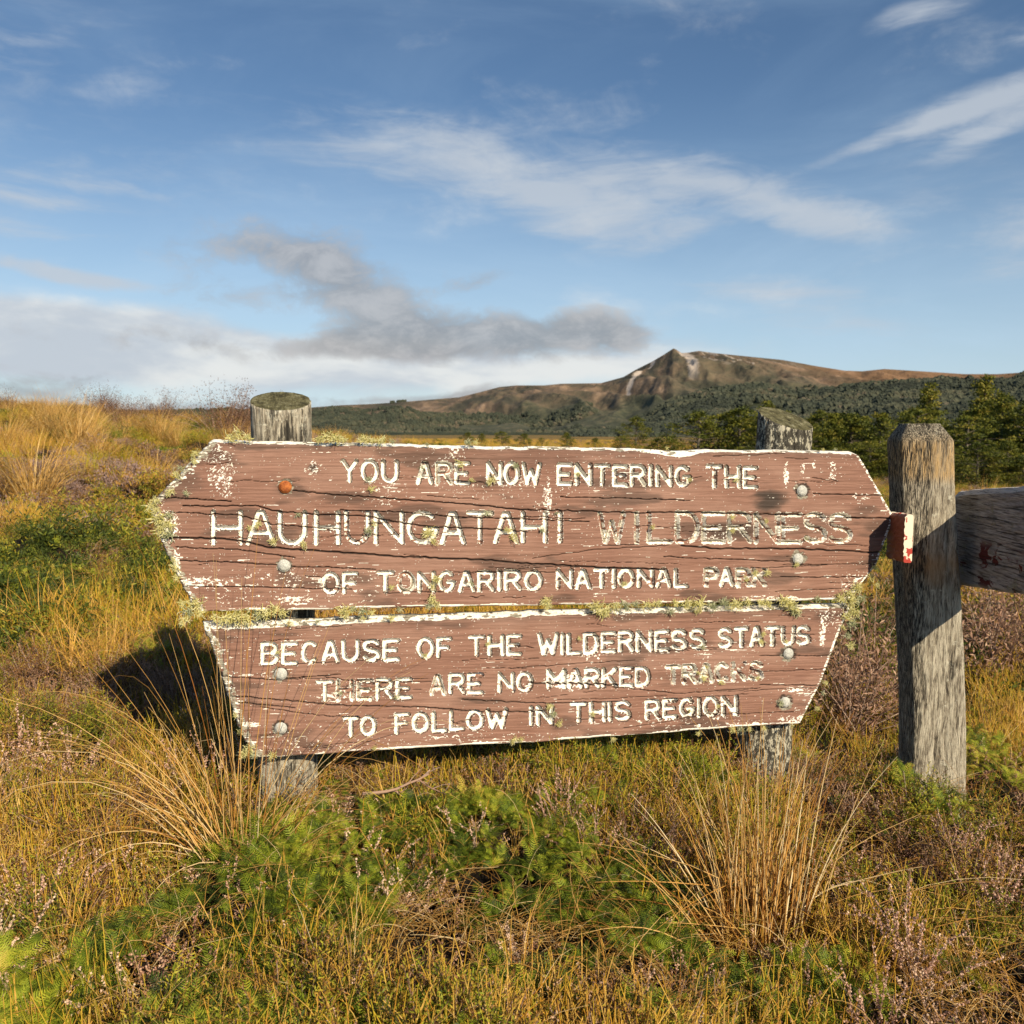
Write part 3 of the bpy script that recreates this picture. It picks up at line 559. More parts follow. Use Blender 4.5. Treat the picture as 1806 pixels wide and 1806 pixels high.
def build_board(bi, top, bot, Lf, Rt, band, cracks, patches, stains, chamfer_back):
    step = 1.22; X0 = min(p[0] for p in Lf); X1 = max(p[0] for p in Rt); ns = int((X1 - X0) / step); nt = int((bot[0][1] - top[0][1]) / step)
    s_, t_ = np.meshgrid(np.linspace(0, 1, ns), np.linspace(0, 1, nt))
    Lx = np.interp(t_, [p[1] for p in Lf], [p[0] for p in Lf]); Rx = np.interp(t_, [p[1] for p in Rt], [p[0] for p in Rt])
    jag = (fbm(t_ * 34, t_ * 0 + bi, 3, 50) - .5) * 6
    PX = (Lx + jag) + (Rx + (fbm(t_ * 60, t_ * 0 + 5, 3, 51) - .5) * 7 - Lx - jag) * s_
    T = np.interp(PX, [p[0] for p in top], [p[1] for p in top]) + (fbm(PX / 22, PX * 0, 4, 52) - .5) * 4
    B = np.interp(PX, [p[0] for p in bot], [p[1] for p in bot]) + (fbm(PX / 30, PX * 0, 3, 53) - .5) * 3.4
    PY = B + (T - B) * t_
    n = fbm(PX / 5, PY / 3, 4, 60); nb = fbm(PX / 28, PY / 9, 4, 61); gs = fbm(PX / 60, PY / 1.7, 4, 62); gl = fbm(PX / 110, PY / 5, 3, 63)
    white = np.zeros_like(PX); bare = np.zeros_like(PX); dirt_shade = np.zeros_like(PX); dep = np.zeros_like(PX)
    mm = 1.42e-3                                              # metres per reference px at the sign
    dep += (1 - gs) * .0018 + (gl - .5) * .0022
    # horizontal checks, drawn ones then many fine random ones
    rs = np.random.default_rng(5 + bi); cl = [(c, w_) for c, w_ in cracks]
    for _ in range(44):
        x = rs.uniform(X0 + 10, X1 - 60); q = rs.random(); ln = rs.uniform(25, 260) * rs.random() + 20
        def yy(x): return np.interp(x, [p[0] for p in bot], [p[1] for p in bot]) * (1 - q) + np.interp(x, [p[0] for p in top], [p[1] for p in top]) * q
        xs = np.linspace(x, min(x + ln, X1 - 8), 5); dr = rs.normal(0, 3); cl.append(([(a, float(yy(a)) + dr * i / 4 + rs.normal(0, .8)) for i, a in enumerate(xs)], rs.uniform(.35, .8)))
    wob = (vnoise(PX / 9, PY / 30, 70) - .5) * 2.2
    cd_ = np.full_like(PX, 99.)
    for P, w_ in cl:
        for (x1, y1), (x2, y2) in zip(P[:-1], P[1:]):
            mk = (PX > min(x1, x2) - 5) & (PX < max(x1, x2) + 5) & (PY > min(y1, y2) - 6) & (PY < max(y1, y2) + 6)
            if not mk.any(): continue
            d = segdist(PX[mk], PY[mk] + wob[mk], x1, y1, x2, y2) / w_
            cd_[mk] = np.minimum(cd_[mk], d)
    ck = 1 - sstep(cd_, .35, 1.25); dep += ck * .0085; dirt_shade = np.maximum(dirt_shade, ck * 1.0)
    # letters
    ld = np.full_like(PX, 9.); lid = np.full(PX.shape, -1, int); wr = np.zeros_like(PX)
    for li, (bd, ch, pl, wear, hw) in enumerate(LET):
        if bd != bi: continue
        for P in pl:
            for (x1, y1), (x2, y2) in zip(P[:-1], P[1:]):
                mk = (PX > min(x1, x2) - 9) & (PX < max(x1, x2) + 9) & (PY > min(y1, y2) - 9) & (PY < max(y1, y2) + 9)
                d = segdist(PX[mk], PY[mk], x1, y1, x2, y2) / hw; cur = ld[mk]; b_ = d < cur
                cur[b_] = d[b_]; ld[mk] = cur; q = lid[mk]; q[b_] = li; lid[mk] = q; q = wr[mk]; q[b_] = wear; wr[mk] = q
    ldn = ld + (n - .5) * .38
    gv = 1 - sstep(ldn, .70, 1.04)
    dep += gv * .0125 + gv * (n - .5) * .003
    paint = (ldn < np.where(wr > .5, 1.12, .90)) & (nb * .45 + n * .55 > .25 + .25 * wr); worn = (ldn < .45) & (wr > .5) & (n * .5 + nb * .5 > .36)
    white = np.where(paint, .92, white); white = np.where(worn, .12, white); bare = np.where(worn, .65 * (nb > .45), bare)
    wall = (ldn > .84) & (ldn < 1.16) & (wr <= .5); dirt_shade = np.where(wall, np.maximum(dirt_shade, .9 * (n > .34)), dirt_shade)  # unpainted groove walls, coloured dark to deepen the shadow inside the letters
    halo = (ldn >= 1.12) & (ldn < 1.5) & (fbm(PX / 3, PY / 1.5, 2, 80) > .68); white = np.where(halo, .75, white)
    # worn upper edge: white, rounded back
    ed = PY - T; bw = np.interp(PX, [p[0] for p in band], [p[1] for p in band]) + (fbm(PX / 16, PX * 0, 4, 54) - .5) * 4.5
    e = 1 - sstep(ed / (bw * .85), .75, 1.02); white = np.maximum(white, e * (.36 + .75 * gs) * (fbm(PX / 14, PY / 3, 3, 57) > .36)); bare = np.maximum(bare, e * .8)
    dep += chamfer_back * np.clip(1 - ed / bw, 0, 1) ** 1.2 + e * .0015
    eb = B - PY; dep += .006 * np.clip(1 - eb / 3, 0, 1) ** 2
    # ends: flaking to white and grey
    el_ = PX - (Lx + jag); er = (Rx) - PX
    dep += .010 * np.clip(1 - el_ / 5, 0, 1) ** 2 + .009 * np.clip(1 - er / 4, 0, 1) ** 2
    hs_ = fbm(PX / 7, PY / 2.2, 4, 81); 
    bare = np.maximum(bare, (el_ < 16 + 14 * (nb - .5)) * .75 * (n > .36)); white = np.maximum(white, sstep(hs_ - el_ * .008, .50, .57) * .8 * (el_ < 34))
    white = np.maximum(white, ((er < 7) & (hs_ > .47)) * .85); bare = np.maximum(bare, (er < 5) * .6)
    white = np.maximum(white, ((eb < 5) & (fbm(PX / 40, PY / 3, 3, 83) > .52)) * .85)
    for (x0, x1, y0, y1, dens, style) in patches:
        cx, cy, rx, ry = (x0 + x1) / 2, (y0 + y1) / 2, (x1 - x0) / 2, (y1 - y0) / 2
        q = np.clip(1.25 - np.hypot((PX - cx) / rx, (PY - cy) / ry) , 0, 1)
        nn = fbm(PX / (7 if style == 'h' else 2.6) + 5 * nb, PY / (2.6 if style == 'h' else 2.8) + 2 * n, 5, 84, .65)
        white = np.maximum(white, sstep(nn, .70 - dens * .30 * sstep(q, 0, .6), .76 - dens * .30 * sstep(q, 0, .6)) * (q > 0) * .9)
    fl = fbm(PX / 2.6, PY / 1.8, 3, 90); white = np.maximum(white, (fl > .84 - .04 * (fbm(PX / 90, PY / 40, 2, 92) > .52)) * .85)      # stray flecks
    ln_ = fbm(PX / 45, PY / 1.6, 3, 95); white = np.maximum(white, ((ln_ > .80) & (fbm(PX / 80, PY / 45, 2, 96) > .5)) * .8)   # thin pale lines of undercoat
    for (cx, cy, rx, ry, amt) in stains:
        q = np.hypot((PX - cx) / rx, (PY - cy) / ry) + (nb - .5) * .9; dirt_shade = np.maximum(dirt_shade, amt * (1 - sstep(q, .35, 1.1)))
    for (cx, cy) in BOLTS:
        q = np.hypot(PX - cx, PY - cy) / 15 + (n - .5) * .7; dirt_shade = np.maximum(dirt_shade, .95 * (1 - sstep(q, .75, 1.15))); dep += .003 * (1 - sstep(q, .6, 1.0)); bare = np.maximum(bare, .55 * (q < 1.0) * (nb > .5))
    dirt_shade = np.maximum(dirt_shade, .6 * sstep(fbm(PX / 120, PY / 30, 4, 99), .56, .72)); dirt_shade = np.maximum(dirt_shade, .45 * (1 - sstep(ed, 4, 26)))
    white = white * (1 - ck * .9)
    U, Vv = S_arr(PX, PY)
    co = np.stack([U, dep, Vv], -1).reshape(-1, 3); mask = np.stack([white, bare, dirt_shade, np.ones_like(white)], -1).reshape(-1, 4)
    idx = np.arange(ns * nt).reshape(nt, ns)
    Fq = np.stack([idx[:-1, :-1], idx[:-1, 1:], idx[1:, 1:], idx[1:, :-1]], -1).reshape(-1, 4)
    inlet = (ld < 1.12).reshape(-1); fid = np.where(inlet[Fq].sum(1) >= 3, lid.reshape(-1)[Fq[:, 0]], -1)
    # body: front without letters, plus sides and back
    th = .048; loop = np.concatenate([idx[0, :-1], idx[:-1, -1], idx[-1, :0:-1], idx[:0:-1, 0]])
    bk = co[loop].copy(); bk[:, 1] = th; nb0 = len(co); m_ = len(loop)
    sidef = np.stack([loop, nb0 + np.arange(m_), nb0 + (np.arange(m_) + 1) % m_, np.roll(loop, -1)], -1)
    bkb = nb0 + np.arange(m_); fr = Fq[fid < 0]
    top_b = bkb[len(idx[0, :-1]) + len(idx[:-1, -1]):][:ns]; bot_b = bkb[:ns - 1]; k_ = min(len(top_b), len(bot_b)) - 1
    tb = top_b[::-1][:k_ + 1]; back = np.stack([bot_b[:k_], tb[:k_], tb[1:k_ + 1], bot_b[1:k_ + 1]], -1)
    V = np.concatenate([co, bk]); mk_b = mask[loop].copy(); mk_b[:, 1] = .8; mk_b[:, 0] *= .5
    me = mesh_np('board', V, np.concatenate([fr, sidef, back]), [M['board']], True, {'mask': np.concatenate([mask, mk_b])})
    bo = link('board', me, sign)
    for li in np.unique(fid):
        if li < 0: continue
        fs = Fq[fid == li]; u, inv = np.unique(fs, return_inverse=True)
        link('carved_letter', mesh_np('carved_letter', co[u], inv.reshape(fs.shape), [M['board']], True, {'mask': mask[u]}), bo)
    return bo
b0 = build_board(0,
    [(240, 775), (375, 775), (540, 780), (700, 783), (900, 788), (1016, 789), (1132, 791), (1187, 796), (1229, 794), (1365, 794), (1500, 796), (1600, 798)],
    [(240, 1082), (352, 1080), (600, 1075), (940, 1068), (1200, 1064), (1474, 1059), (1600, 1056)],
    [(345, 0), (318, .17), (288, .375), (262, .62), (375, 1)], [(1500, 0), (1548, .23), (1574, .50), (1578, .57), (1518, .97), (1508, 1)],
    [(240, 7), (1000, 6.5), (1120, 7), (1152, 9), (1202, 14), (1222, 13), (1249, 6), (1300, 5), (1500, 6)], CR0,
    [(365, 415, 785, 880, .55, 'v'), (388, 406, 780, 870, .5, 'v'), (270, 318, 900, 960, .75, 'v'), (303, 318, 960, 1075, .8, 'v'), (320, 405, 1015, 1040, .75, 'h'), (485, 560, 1050, 1068, .85, 'h'), (330, 700, 1005, 1066, .25, 'h'),
     (958, 974, 845, 915, .85, 'v'), (940, 980, 880, 915, .4, 'v'), (1382, 1392, 812, 858, .9, 'v'), (1412, 1420, 812, 838, .7, 'v'), (1432, 1440, 812, 828, .7, 'v'), (1462, 1476, 812, 852, .6, 'v'), (1500, 1540, 870, 885, .5, 'h'),
     (1485, 1530, 1010, 1050, .6, 'v'), (535, 565, 810, 840, .5, 'v'), (640, 720, 855, 890, .3, 'h'), (790, 820, 785, 810, .5, 'v'), (1290, 1420, 1050, 1062, .6, 'h'), (380, 560, 1028, 1034, .5, 'h'), (1240, 1300, 940, 960, .4, 'v'), (770, 1040, 850, 880, .15, 'v')],
    [(1360, 882, 42, 26, 1.0), (1290, 938, 70, 22, .85), (553, 824, 14, 12, .9), (320, 850, 50, 40, .55), (900, 810, 320, 16, .4), (1260, 1005, 20, 8, .9), (790, 920, 60, 26, .5), (1405, 930, 100, 20, .4), (870, 850, 60, 14, .6), (290, 930, 26, 40, .6)], .022)
b1 = build_board(1,
    [(340, 1102), (355, 1102), (430, 1101), (700, 1090), (1000, 1080), (1300, 1074), (1506, 1068), (1520, 1068)],
    [(340, 1343), (450, 1338), (780, 1318), (940, 1310), (1086, 1299), (1251, 1287), (1415, 1277), (1520, 1270)],
    [(448, 0), (424, .18), (397, .52), (370, .86), (355, 1)], [(1413, 0), (1450, .34), (1485, .80), (1504, 1)],
    [(340, 11), (420, 12), (700, 10), (1000, 8), (1200, 7), (1500, 6)], CR1,
    [(955, 1040, 1190, 1217, 1.0, 'h'), (1445, 1456, 1080, 1145, .85, 'v'), (418, 460, 1272, 1284, .8, 'h'), (400, 480, 1185, 1195, .5, 'h'), (560, 620, 1222, 1240, .6, 'h'), (1440, 1500, 1072, 1110, .4, 'v'), (1370, 1440, 1260, 1285, .6, 'v'), (1100, 1420, 1262, 1290, .25, 'h'),
     (720, 1000, 1290, 1312, .3, 'h'), (340, 420, 1100, 1112, .8, 'h'), (1380, 1460, 1210, 1225, .5, 'h'), (430, 700, 1300, 1330, .2, 'v'), (1030, 1060, 1130, 1175, .4, 'v')],
    [(1380, 1155, 16, 8, .8), (700, 1225, 24, 14, .7), (960, 1255, 30, 16, .6), (1230, 1190, 70, 20, .5), (420, 1280, 26, 40, .4), (1290, 1265, 60, 10, .3)], .028)

# dome-headed coach bolts with washers
def bolt_mesh(name, mat, r=.0128):
    V = []; Fs = []; prof_ = [(r * 1.22, 0), (r * 1.22, -.0016), (r * .98, -.0018), (r * .95, -.0030), (r * .80, -.0045), (r * .45, -.0056), (.0002, -.0059)]; n = 28
    for q, (a, b) in enumerate(prof_):
        for j in range(n): ph = 2 * math.pi * j / n; V.append((a * math.cos(ph), b, a * math.sin(ph)))
    for q in range(len(prof_) - 1):
        for j in range(n): Fs.append((q * n + j, q * n + (j + 1) % n, (q + 1) * n + (j + 1) % n, (q + 1) * n + j))
    return mesh_np(name, np.array(V), Fs, [mat])
bm_g = bolt_mesh('bolt', M['galv']); bm_r = bolt_mesh('bolt', M['rust'])
for i, (px, py) in enumerate(BOLTS):
    u, v = S(px, py); o = link('bolt', bm_r if i == 0 else bm_g, sign, (u, .0022, v), (random.uniform(-.06, .06), random.uniform(0, 3), random.uniform(-.06, .06)))
    if i == 0: o['label'] = 'rusty orange bolt head'

def round_post(name, mat, px_l, px_r, py_top, px_lb, px_rb, tilt_x, tilt_y, r, seed, zbot=-.25):
    """round post behind the boards; sawn top slopes by tilt_y towards the viewer, tilt_x to the right"""
    back = .050 + r
    uT, vT = S((px_l + px_r) / 2, py_top, back); uB, _ = S((px_lb + px_rb) / 2, 1400, back); _, vB = S(900, 1400, back)
    nA, nZ = 120, 150; ang = np.linspace(0, 2 * np.pi, nA, endpoint=False); ch = []
    V = []; H = []
    rs = np.random.default_rng(seed); deep = rs.random(nA)
    for k_ in range(nZ + 1):
        q = k_ / nZ; A = ang
        gro = fbm(A / (2 * np.pi) * 26, np.full(nA, q * 5.0), 4, seed); g2_ = fbm(A / (2 * np.pi) * 60, np.full(nA, q * 9.), 3, seed + 4)
        gro = np.where(np.arange(nA) < 6, gro * np.arange(nA) / 6 + .5 * (1 - np.arange(nA) / 6), gro)
        rad = r * (1 + .03 * (1 - q)) * (1 - .05 * np.clip((.42 - gro) * 6, 0, 1) - .03 * (g2_ < .38)) + .0015 * (gro - .5)
        top = vT + (r * np.cos(A)) * tilt_x + (r * np.sin(A)) * tilt_y
        z = zbot + (top - zbot) * q; cu = uB + (uT - uB) * (z - vB) / (vT - vB)
        V.append(np.stack([cu + rad * np.cos(A), back + rad * np.sin(A), z], -1)); H.append(np.full(nA, 0.))
    for kk, sc in enumerate([.985, .9, .7, .45, .2, .02]):
        A = ang; b_ = V[nZ]; c0 = b_.mean(0); rr_ = (b_ - c0) * sc + c0; rr_[:, 2] += (.0012 if kk else 0) + (fbm(np.cos(A) * sc * 6 + 9, np.sin(A) * sc * 6 + 9, 3, seed + 7) - .5) * .006; V.append(rr_); H.append(np.full(nA, 1.))
    V = np.concatenate(V); H = np.concatenate(H); rows = nZ + 7; idx = np.arange(rows * nA).reshape(rows, nA); nx = np.roll(idx, -1, 1)
    Fq = np.stack([idx[:-1], nx[:-1], nx[1:], idx[1:]], -1).reshape(-1, 4)
    return link(name, mesh_np(name, V, Fq, [mat], True, {'h': H}), sign)
round_post('post', M['post_l'], 443, 548, 707, 472, 545, .0, .34, .075, 21)
round_post('post', M['post_r'], 1339, 1431, 738, 1305, 1382, -.15, .42, .0775, 22)

def _wp(px, back): u, _ = S(px, 1400, back); return ROOT + dU * u - nB * back
PLP = _wp(508, .12); PRP = _wp(1343, .12)
# lichen tufts, thread-like and curly
def lichen_mesh(seed, strands, droop):
    random.seed(seed); A = Acc()
    for _ in range(strands):
        d = rv(); d.y = -abs(d.y) * .8; d.z = d.z * .8 + .15 - droop; d.normalize(); p = Vector((random.gauss(0, .25), random.uniform(-.15, .1), random.gauss(0, .18))); pts = [tuple(p)]; ln = random.uniform(.5, 1.15)
        for i in range(5):
            d = (d + rv() * .55 + Vector((0, 0, -.12 * droop))).normalized(); p = p + d * ln / 5; pts.append(tuple(p))
        A.tube(pts, .055, .026, random.random())
    return A.mesh('lichen_tuft', [M['lichen']])
M['lichen2'] = foliage_mat('grey_green_lichen', [(0, (.36, .40, .22)), (.5, (.58, .60, .36)), (1, (.78, .78, .58))], None, inst=False, transl=.2)
LI = [lichen_mesh(100 + i, 46 + 8 * i, .1 * i) for i in range(4)] + [lichen_mesh(110 + i, 26, .5) for i in range(2)] + [lichen_mesh(120 + i, 40, .1) for i in range(2)]
for me_ in LI[6:]: me_.materials[0] = M['lichen2']
random.seed(77)
tufts = []
def tl(bd, px, py, r_, y=-.004): tufts.append((bd, px, py, r_, y))
for px, py, r_ in [(405, 771, 12), (420, 768, 12), (437, 772, 9), (562, 774, 8), (575, 772, 11), (592, 772, 12), (604, 776, 8), (640, 776, 10), (655, 777, 8), (672, 777, 9), (690, 779, 7), (825, 781, 9), (838, 780, 6), (752, 784, 5), (1175, 790, 4), (1450, 793, 4), (1472, 793, 4),
                   (266, 893, 9), (275, 900, 8), (283, 915, 14), (296, 925, 12), (300, 908, 8), (297, 942, 14), (285, 935, 11), (275, 882, 8), (300, 868, 8), (310, 835, 9), (318, 826, 7), (345, 800, 7), (342, 815, 8), (330, 870, 6),
                   (306, 985, 7), (309, 1002, 11), (312, 1018, 7), (345, 1065, 13), (330, 1078, 12), (322, 1062, 8), (325, 1094, 10), (352, 1080, 10),
                   (380, 1087, 12), (400, 1090, 14), (420, 1088, 16), (437, 1092, 15), (452, 1085, 12), (468, 1080, 15), (485, 1075, 16), (498, 1078, 12), (608, 1078, 14), (622, 1074, 8), (640, 1078, 11), (655, 1080, 7), (705, 1075, 7), (762, 1055, 13), (757, 1068, 8), (770, 1064, 10),
                   (962, 1060, 11), (965, 1069, 8), (1050, 1070, 14), (1065, 1078, 14), (1085, 1068, 10), (1100, 1067, 13), (1120, 1066, 10), (1140, 1066, 11), (1158, 1064, 9), (1190, 1062, 9), (1210, 1064, 12), (1232, 1063, 14), (1255, 1068, 13), (1275, 1062, 13), (1295, 1066, 14), (1318, 1060, 12), (1338, 1062, 12), (1352, 1066, 10),
                   (1380, 1058, 13), (1390, 1068, 15), (1400, 1075, 10), (1440, 1056, 8), (1480, 1055, 12), (1495, 1045, 14), (1510, 1035, 13), (1500, 1060, 15), (1515, 1055, 13), (1535, 1015, 9), (1540, 1000, 8), (1545, 1030, 7),
                   (650, 845, 7), (655, 862, 7), (745, 825, 6), (812, 820, 10), (830, 845, 6), (865, 848, 9), (908, 822, 8), (1018, 836, 5), (1215, 845, 5), (1297, 847, 6), (525, 908, 6), (440, 932, 7), (482, 955, 8), (455, 925, 7), (536, 958, 9), (650, 935, 10), (660, 925, 7), (755, 940, 12), (763, 952, 9), (860, 905, 8), (905, 945, 11), (895, 935, 7), (955, 935, 7), (1290, 912, 6), (1350, 920, 7), (1290, 935, 6), (1420, 950, 5),
                   (770, 1020, 9), (762, 1035, 9), (690, 1035, 6), (830, 1028, 6), (1100, 1030, 6), (1315, 1022, 8), (1330, 1010, 7), (1352, 1010, 8), (1403, 995, 6), (980, 905, 4), (1150, 930, 5)]: tl(0, px, py, r_)
for px, py, r_ in [(640, 1090, 6), (690, 1089, 8), (560, 1096, 6), (510, 1098, 8), (1065, 1080, 9), (1180, 1078, 10), (1230, 1076, 8), (1405, 1080, 11), (1398, 1072, 12), (1490, 1085, 13), (1500, 1100, 12), (1492, 1120, 9), (1498, 1138, 9), (1505, 1078, 12), (1485, 1105, 8),
                   (438, 1318, 13), (430, 1330, 10), (448, 1330, 8), (480, 1332, 9), (424, 1290, 7), (415, 1262, 6), (600, 1222, 5), (660, 1318, 5), (905, 1305, 8), (918, 1303, 6), (975, 1258, 9), (968, 1245, 7), (985, 1275, 7), (1080, 1303, 6), (1230, 1292, 6), (1290, 1288, 8), (1305, 1286, 9), (1320, 1284, 8), (1345, 1283, 8), (1375, 1240, 9), (1395, 1280, 7), (1455, 1205, 8), (1450, 1222, 6), (1440, 1250, 6),
                   (750, 1155, 5), (860, 1135, 5), (1020, 1125, 6), (1238, 1140, 7), (1340, 1130, 9), (1345, 1118, 6), (1385, 1130, 6), (1230, 1185, 6), (1240, 1195, 8), (1270, 1202, 7), (1245, 1175, 5), (1335, 1195, 5), (700, 1228, 6), (1045, 1258, 6), (1215, 1252, 6), (1265, 1245, 5), (490, 1150, 4)]: tl(1, px, py, r_)
for bd, px, py, r_, y in tufts:
    u, v = S(px, py); o = link('lichen_tuft', random.choice(LI), (b0, b1)[bd], (u, y, v), (random.uniform(-.3, .3), random.choice([0, 0, 3.14]) + random.uniform(-.5, .5), random.uniform(-.4, .4)), r_ * 1.42e-3 * 1.2)

# ------------------------------------------------------------------ fence: square post with chamfered head, two plank ends
def fpos(px, py, Y): p = at(px, py, Y); return Vector(p)
FY = 2.62
pt, pb = fpos(1627, 756, FY), fpos(1639, 1360, FY)
fence = bpy.data.objects.new('fence', None); COL.objects.link(fence); fence.location = (pb.x, pb.y, 0)
setp(fence, 'grey weathered square fence post with old painted rails beside the sign', 'fence')
lean = (pt.x - pb.x) / (pt.z - pb.z)
def square_post():
    hw = .0745; top = pt.z + .012; nA = 96; nZ = 150; V = []; H = []; PHI = R(-7); z0 = -.2
    an = np.linspace(0, 2 * np.pi, nA, endpoint=False)
    sq = 1 / (np.abs(np.cos(an)) ** 14 + np.abs(np.sin(an)) ** 14) ** (1 / 14)
    for k_ in range(nZ + 1):
        q = k_ / nZ; z = z0 + (top - z0) * q
        ch = np.clip((z - (top - .045)) / .045, 0, 1)
        gro = fbm(an / (2 * np.pi) * 30, np.full(nA, q * 6.), 4, 41); gro = np.where(np.arange(nA) < 5, .5, gro)
        rad = hw * sq * (1 - .36 * ch) * (1 + .05 * (1 - q) ** 2) - .0045 * np.clip((.42 - gro) * 7, 0, 1) + .004 * (fbm(an * 1.2, np.full(nA, q * 7), 3, 44) - .5)
        c0, s0 = math.cos(PHI), math.sin(PHI); x_ = rad * np.cos(an); y_ = rad * np.sin(an)
        bend = .010 * math.sin(q * 5)
        V.append(np.stack([x_ * c0 - y_ * s0 + lean * (z - pb.z) + bend, x_ * s0 + y_ * c0, np.full(nA, z)], -1)); H.append(np.zeros(nA))
    for sc in (.97, .8, .5, .02):
        b_ = V[nZ]; c0 = b_.mean(0); V.append((b_ - c0) * sc + c0 + np.array([0, 0, .003])); H.append(np.full(nA, .35))
    V = np.concatenate(V); rows = nZ + 5; idx = np.arange(rows * nA).reshape(rows, nA); nx = np.roll(idx, -1, 1)
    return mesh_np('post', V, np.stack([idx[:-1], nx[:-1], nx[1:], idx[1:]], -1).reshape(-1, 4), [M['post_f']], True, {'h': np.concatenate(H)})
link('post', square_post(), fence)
m, t, bs, out = material('old_rail_paint'); o = t.coord(); uv = t.coord('Generated'); gz = t.new('ShaderNodeSeparateXYZ', {0: uv})
gr = t.noise(t.mapping(o, scale=(2, 2, 26)), 8, 8, .7, .3)
c_ = t.ramp(gr, [(.3, (.07, .065, .06)), (.44, (.24, .225, .21)), (.58, (.42, .40, .38)), (.75, (.6, .58, .55))])
wb = t.smooth(t.math('ADD', gz.outputs[2], t.math('MULTIPLY', t.noise(o, 14, 6, .65), .5)), .44, .38)
c_ = t.mix(t.math('MULTIPLY', wb, .8), c_, (.48, .46, .45))
rd = t.math('MULTIPLY', t.smooth(t.noise(t.mapping(o, (3, 2, .4), scale=(1, 1, 2.0)), 11, 4, .6, .6), .55, .60), t.math('MULTIPLY', t.smooth(gz.outputs[2], .50, .38), t.smooth(gz.outputs[2], .03, .12)))
c_ = t.mix(rd, c_, (.11, .016, .014))
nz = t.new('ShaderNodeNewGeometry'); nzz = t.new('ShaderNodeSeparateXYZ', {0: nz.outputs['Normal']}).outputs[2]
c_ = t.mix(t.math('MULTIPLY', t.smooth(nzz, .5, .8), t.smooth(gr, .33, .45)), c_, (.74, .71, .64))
t.set(bs, 'Base Color', c_); bs.inputs['Roughness'].default_value = .75; crk = t.smooth(t.noise(t.mapping(o, scale=(1.2, 1.2, 34)), 5, 6, .65, .5), .44, .38)
c_ = t.mix(t.math('MULTIPLY', crk, .8), c_, (.03, .027, .024)); lich = t.smooth(t.noise(o, 22, 7, .75), .58, .64); c_ = t.mix(t.math('MULTIPLY', lich, .55), c_, (.42, .43, .26)); t.set(bs, 'Base Color', c_)
t.set(bs, 'Normal', t.bump(t.math('SUBTRACT', t.math('ADD', gr, t.math('MULTIPLY', lich, .3)), crk), 1.0, .010)); M['rail'] = m
m, t, bs, out = material('red_and_white_peeling_paint'); o = t.coord()
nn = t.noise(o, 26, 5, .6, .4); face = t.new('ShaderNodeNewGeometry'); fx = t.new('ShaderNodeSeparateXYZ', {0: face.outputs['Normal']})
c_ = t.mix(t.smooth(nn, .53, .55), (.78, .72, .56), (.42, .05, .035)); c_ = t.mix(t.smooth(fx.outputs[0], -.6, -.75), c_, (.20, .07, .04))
t.set(bs, 'Base Color', c_); bs.inputs['Roughness'].default_value = .6; t.set(bs, 'Normal', t.bump(nn, .5, .003)); M['redwhite'] = m
def plank(name, P, Q, h, th, mat, seed):
    """plank whose left face runs from P to Q (lower corners), height h, thickness th to the right"""
    P = Vector(P); Q = Vector(Q); L = (Q - P); n = 60; nh = 24; side = Vector((L.y, -L.x, 0)).normalized() * th
    if side.x < 0: side = -side
    V = []; ring = []
    pr_ = [(0, v) for v in np.linspace(0.03, .945, nh)] + [(.30, .998), (.5, 1.004), (.9, 1.0)] + [(1, v) for v in np.linspace(.96, .04, 8)] + [(.88, 0), (.12, 0)]
    for i in range(n + 1):
        q = i / n
        for (a, b) in pr_:
            dn = (float(vnoise(q * 5, b * 40, seed)) - .5) * .004 if 0 < b < 1 else 0
            V.append(tuple(P + L * q + side * (a + (dn / th if a == 0 else 0)) + Vector((0, 0, b * h + (float(vnoise(q * 12, a, seed + 2)) - .5) * .004))))
    m_ = len(pr_); Fs = [(i * m_ + j, i * m_ + (j + 1) % m_, (i + 1) * m_ + (j + 1) % m_, (i + 1) * m_ + j) for i in range(n) for j in range(m_)]
    Fs += [tuple(range(m_))[::-1], tuple(n * m_ + j for j in range(m_))]
    me = mesh_np(name, np.array(V), Fs, [mat], False); return link(name, me, fence)
base_ = Vector((pb.x, pb.y, 0))
A1 = fpos(1677, 1030, 2.69) - base_; B1 = fpos(1806, 1049, 2.28) - base_; B1 = A1 + (B1 - A1) * 1.45
hA = (fpos(1677, 866, 2.69) - base_).z - A1.z
plank('rail', A1, B1, hA, .045, M['rail'], 61)
C1 = fpos(1593, 992, 2.42) - base_; E1 = fpos(1563, 984, 2.55) - base_
o = plank('rail', C1, E1, .133, .023, M['redwhite'], 62); o['label'] = 'short rail end with peeling red and white paint'

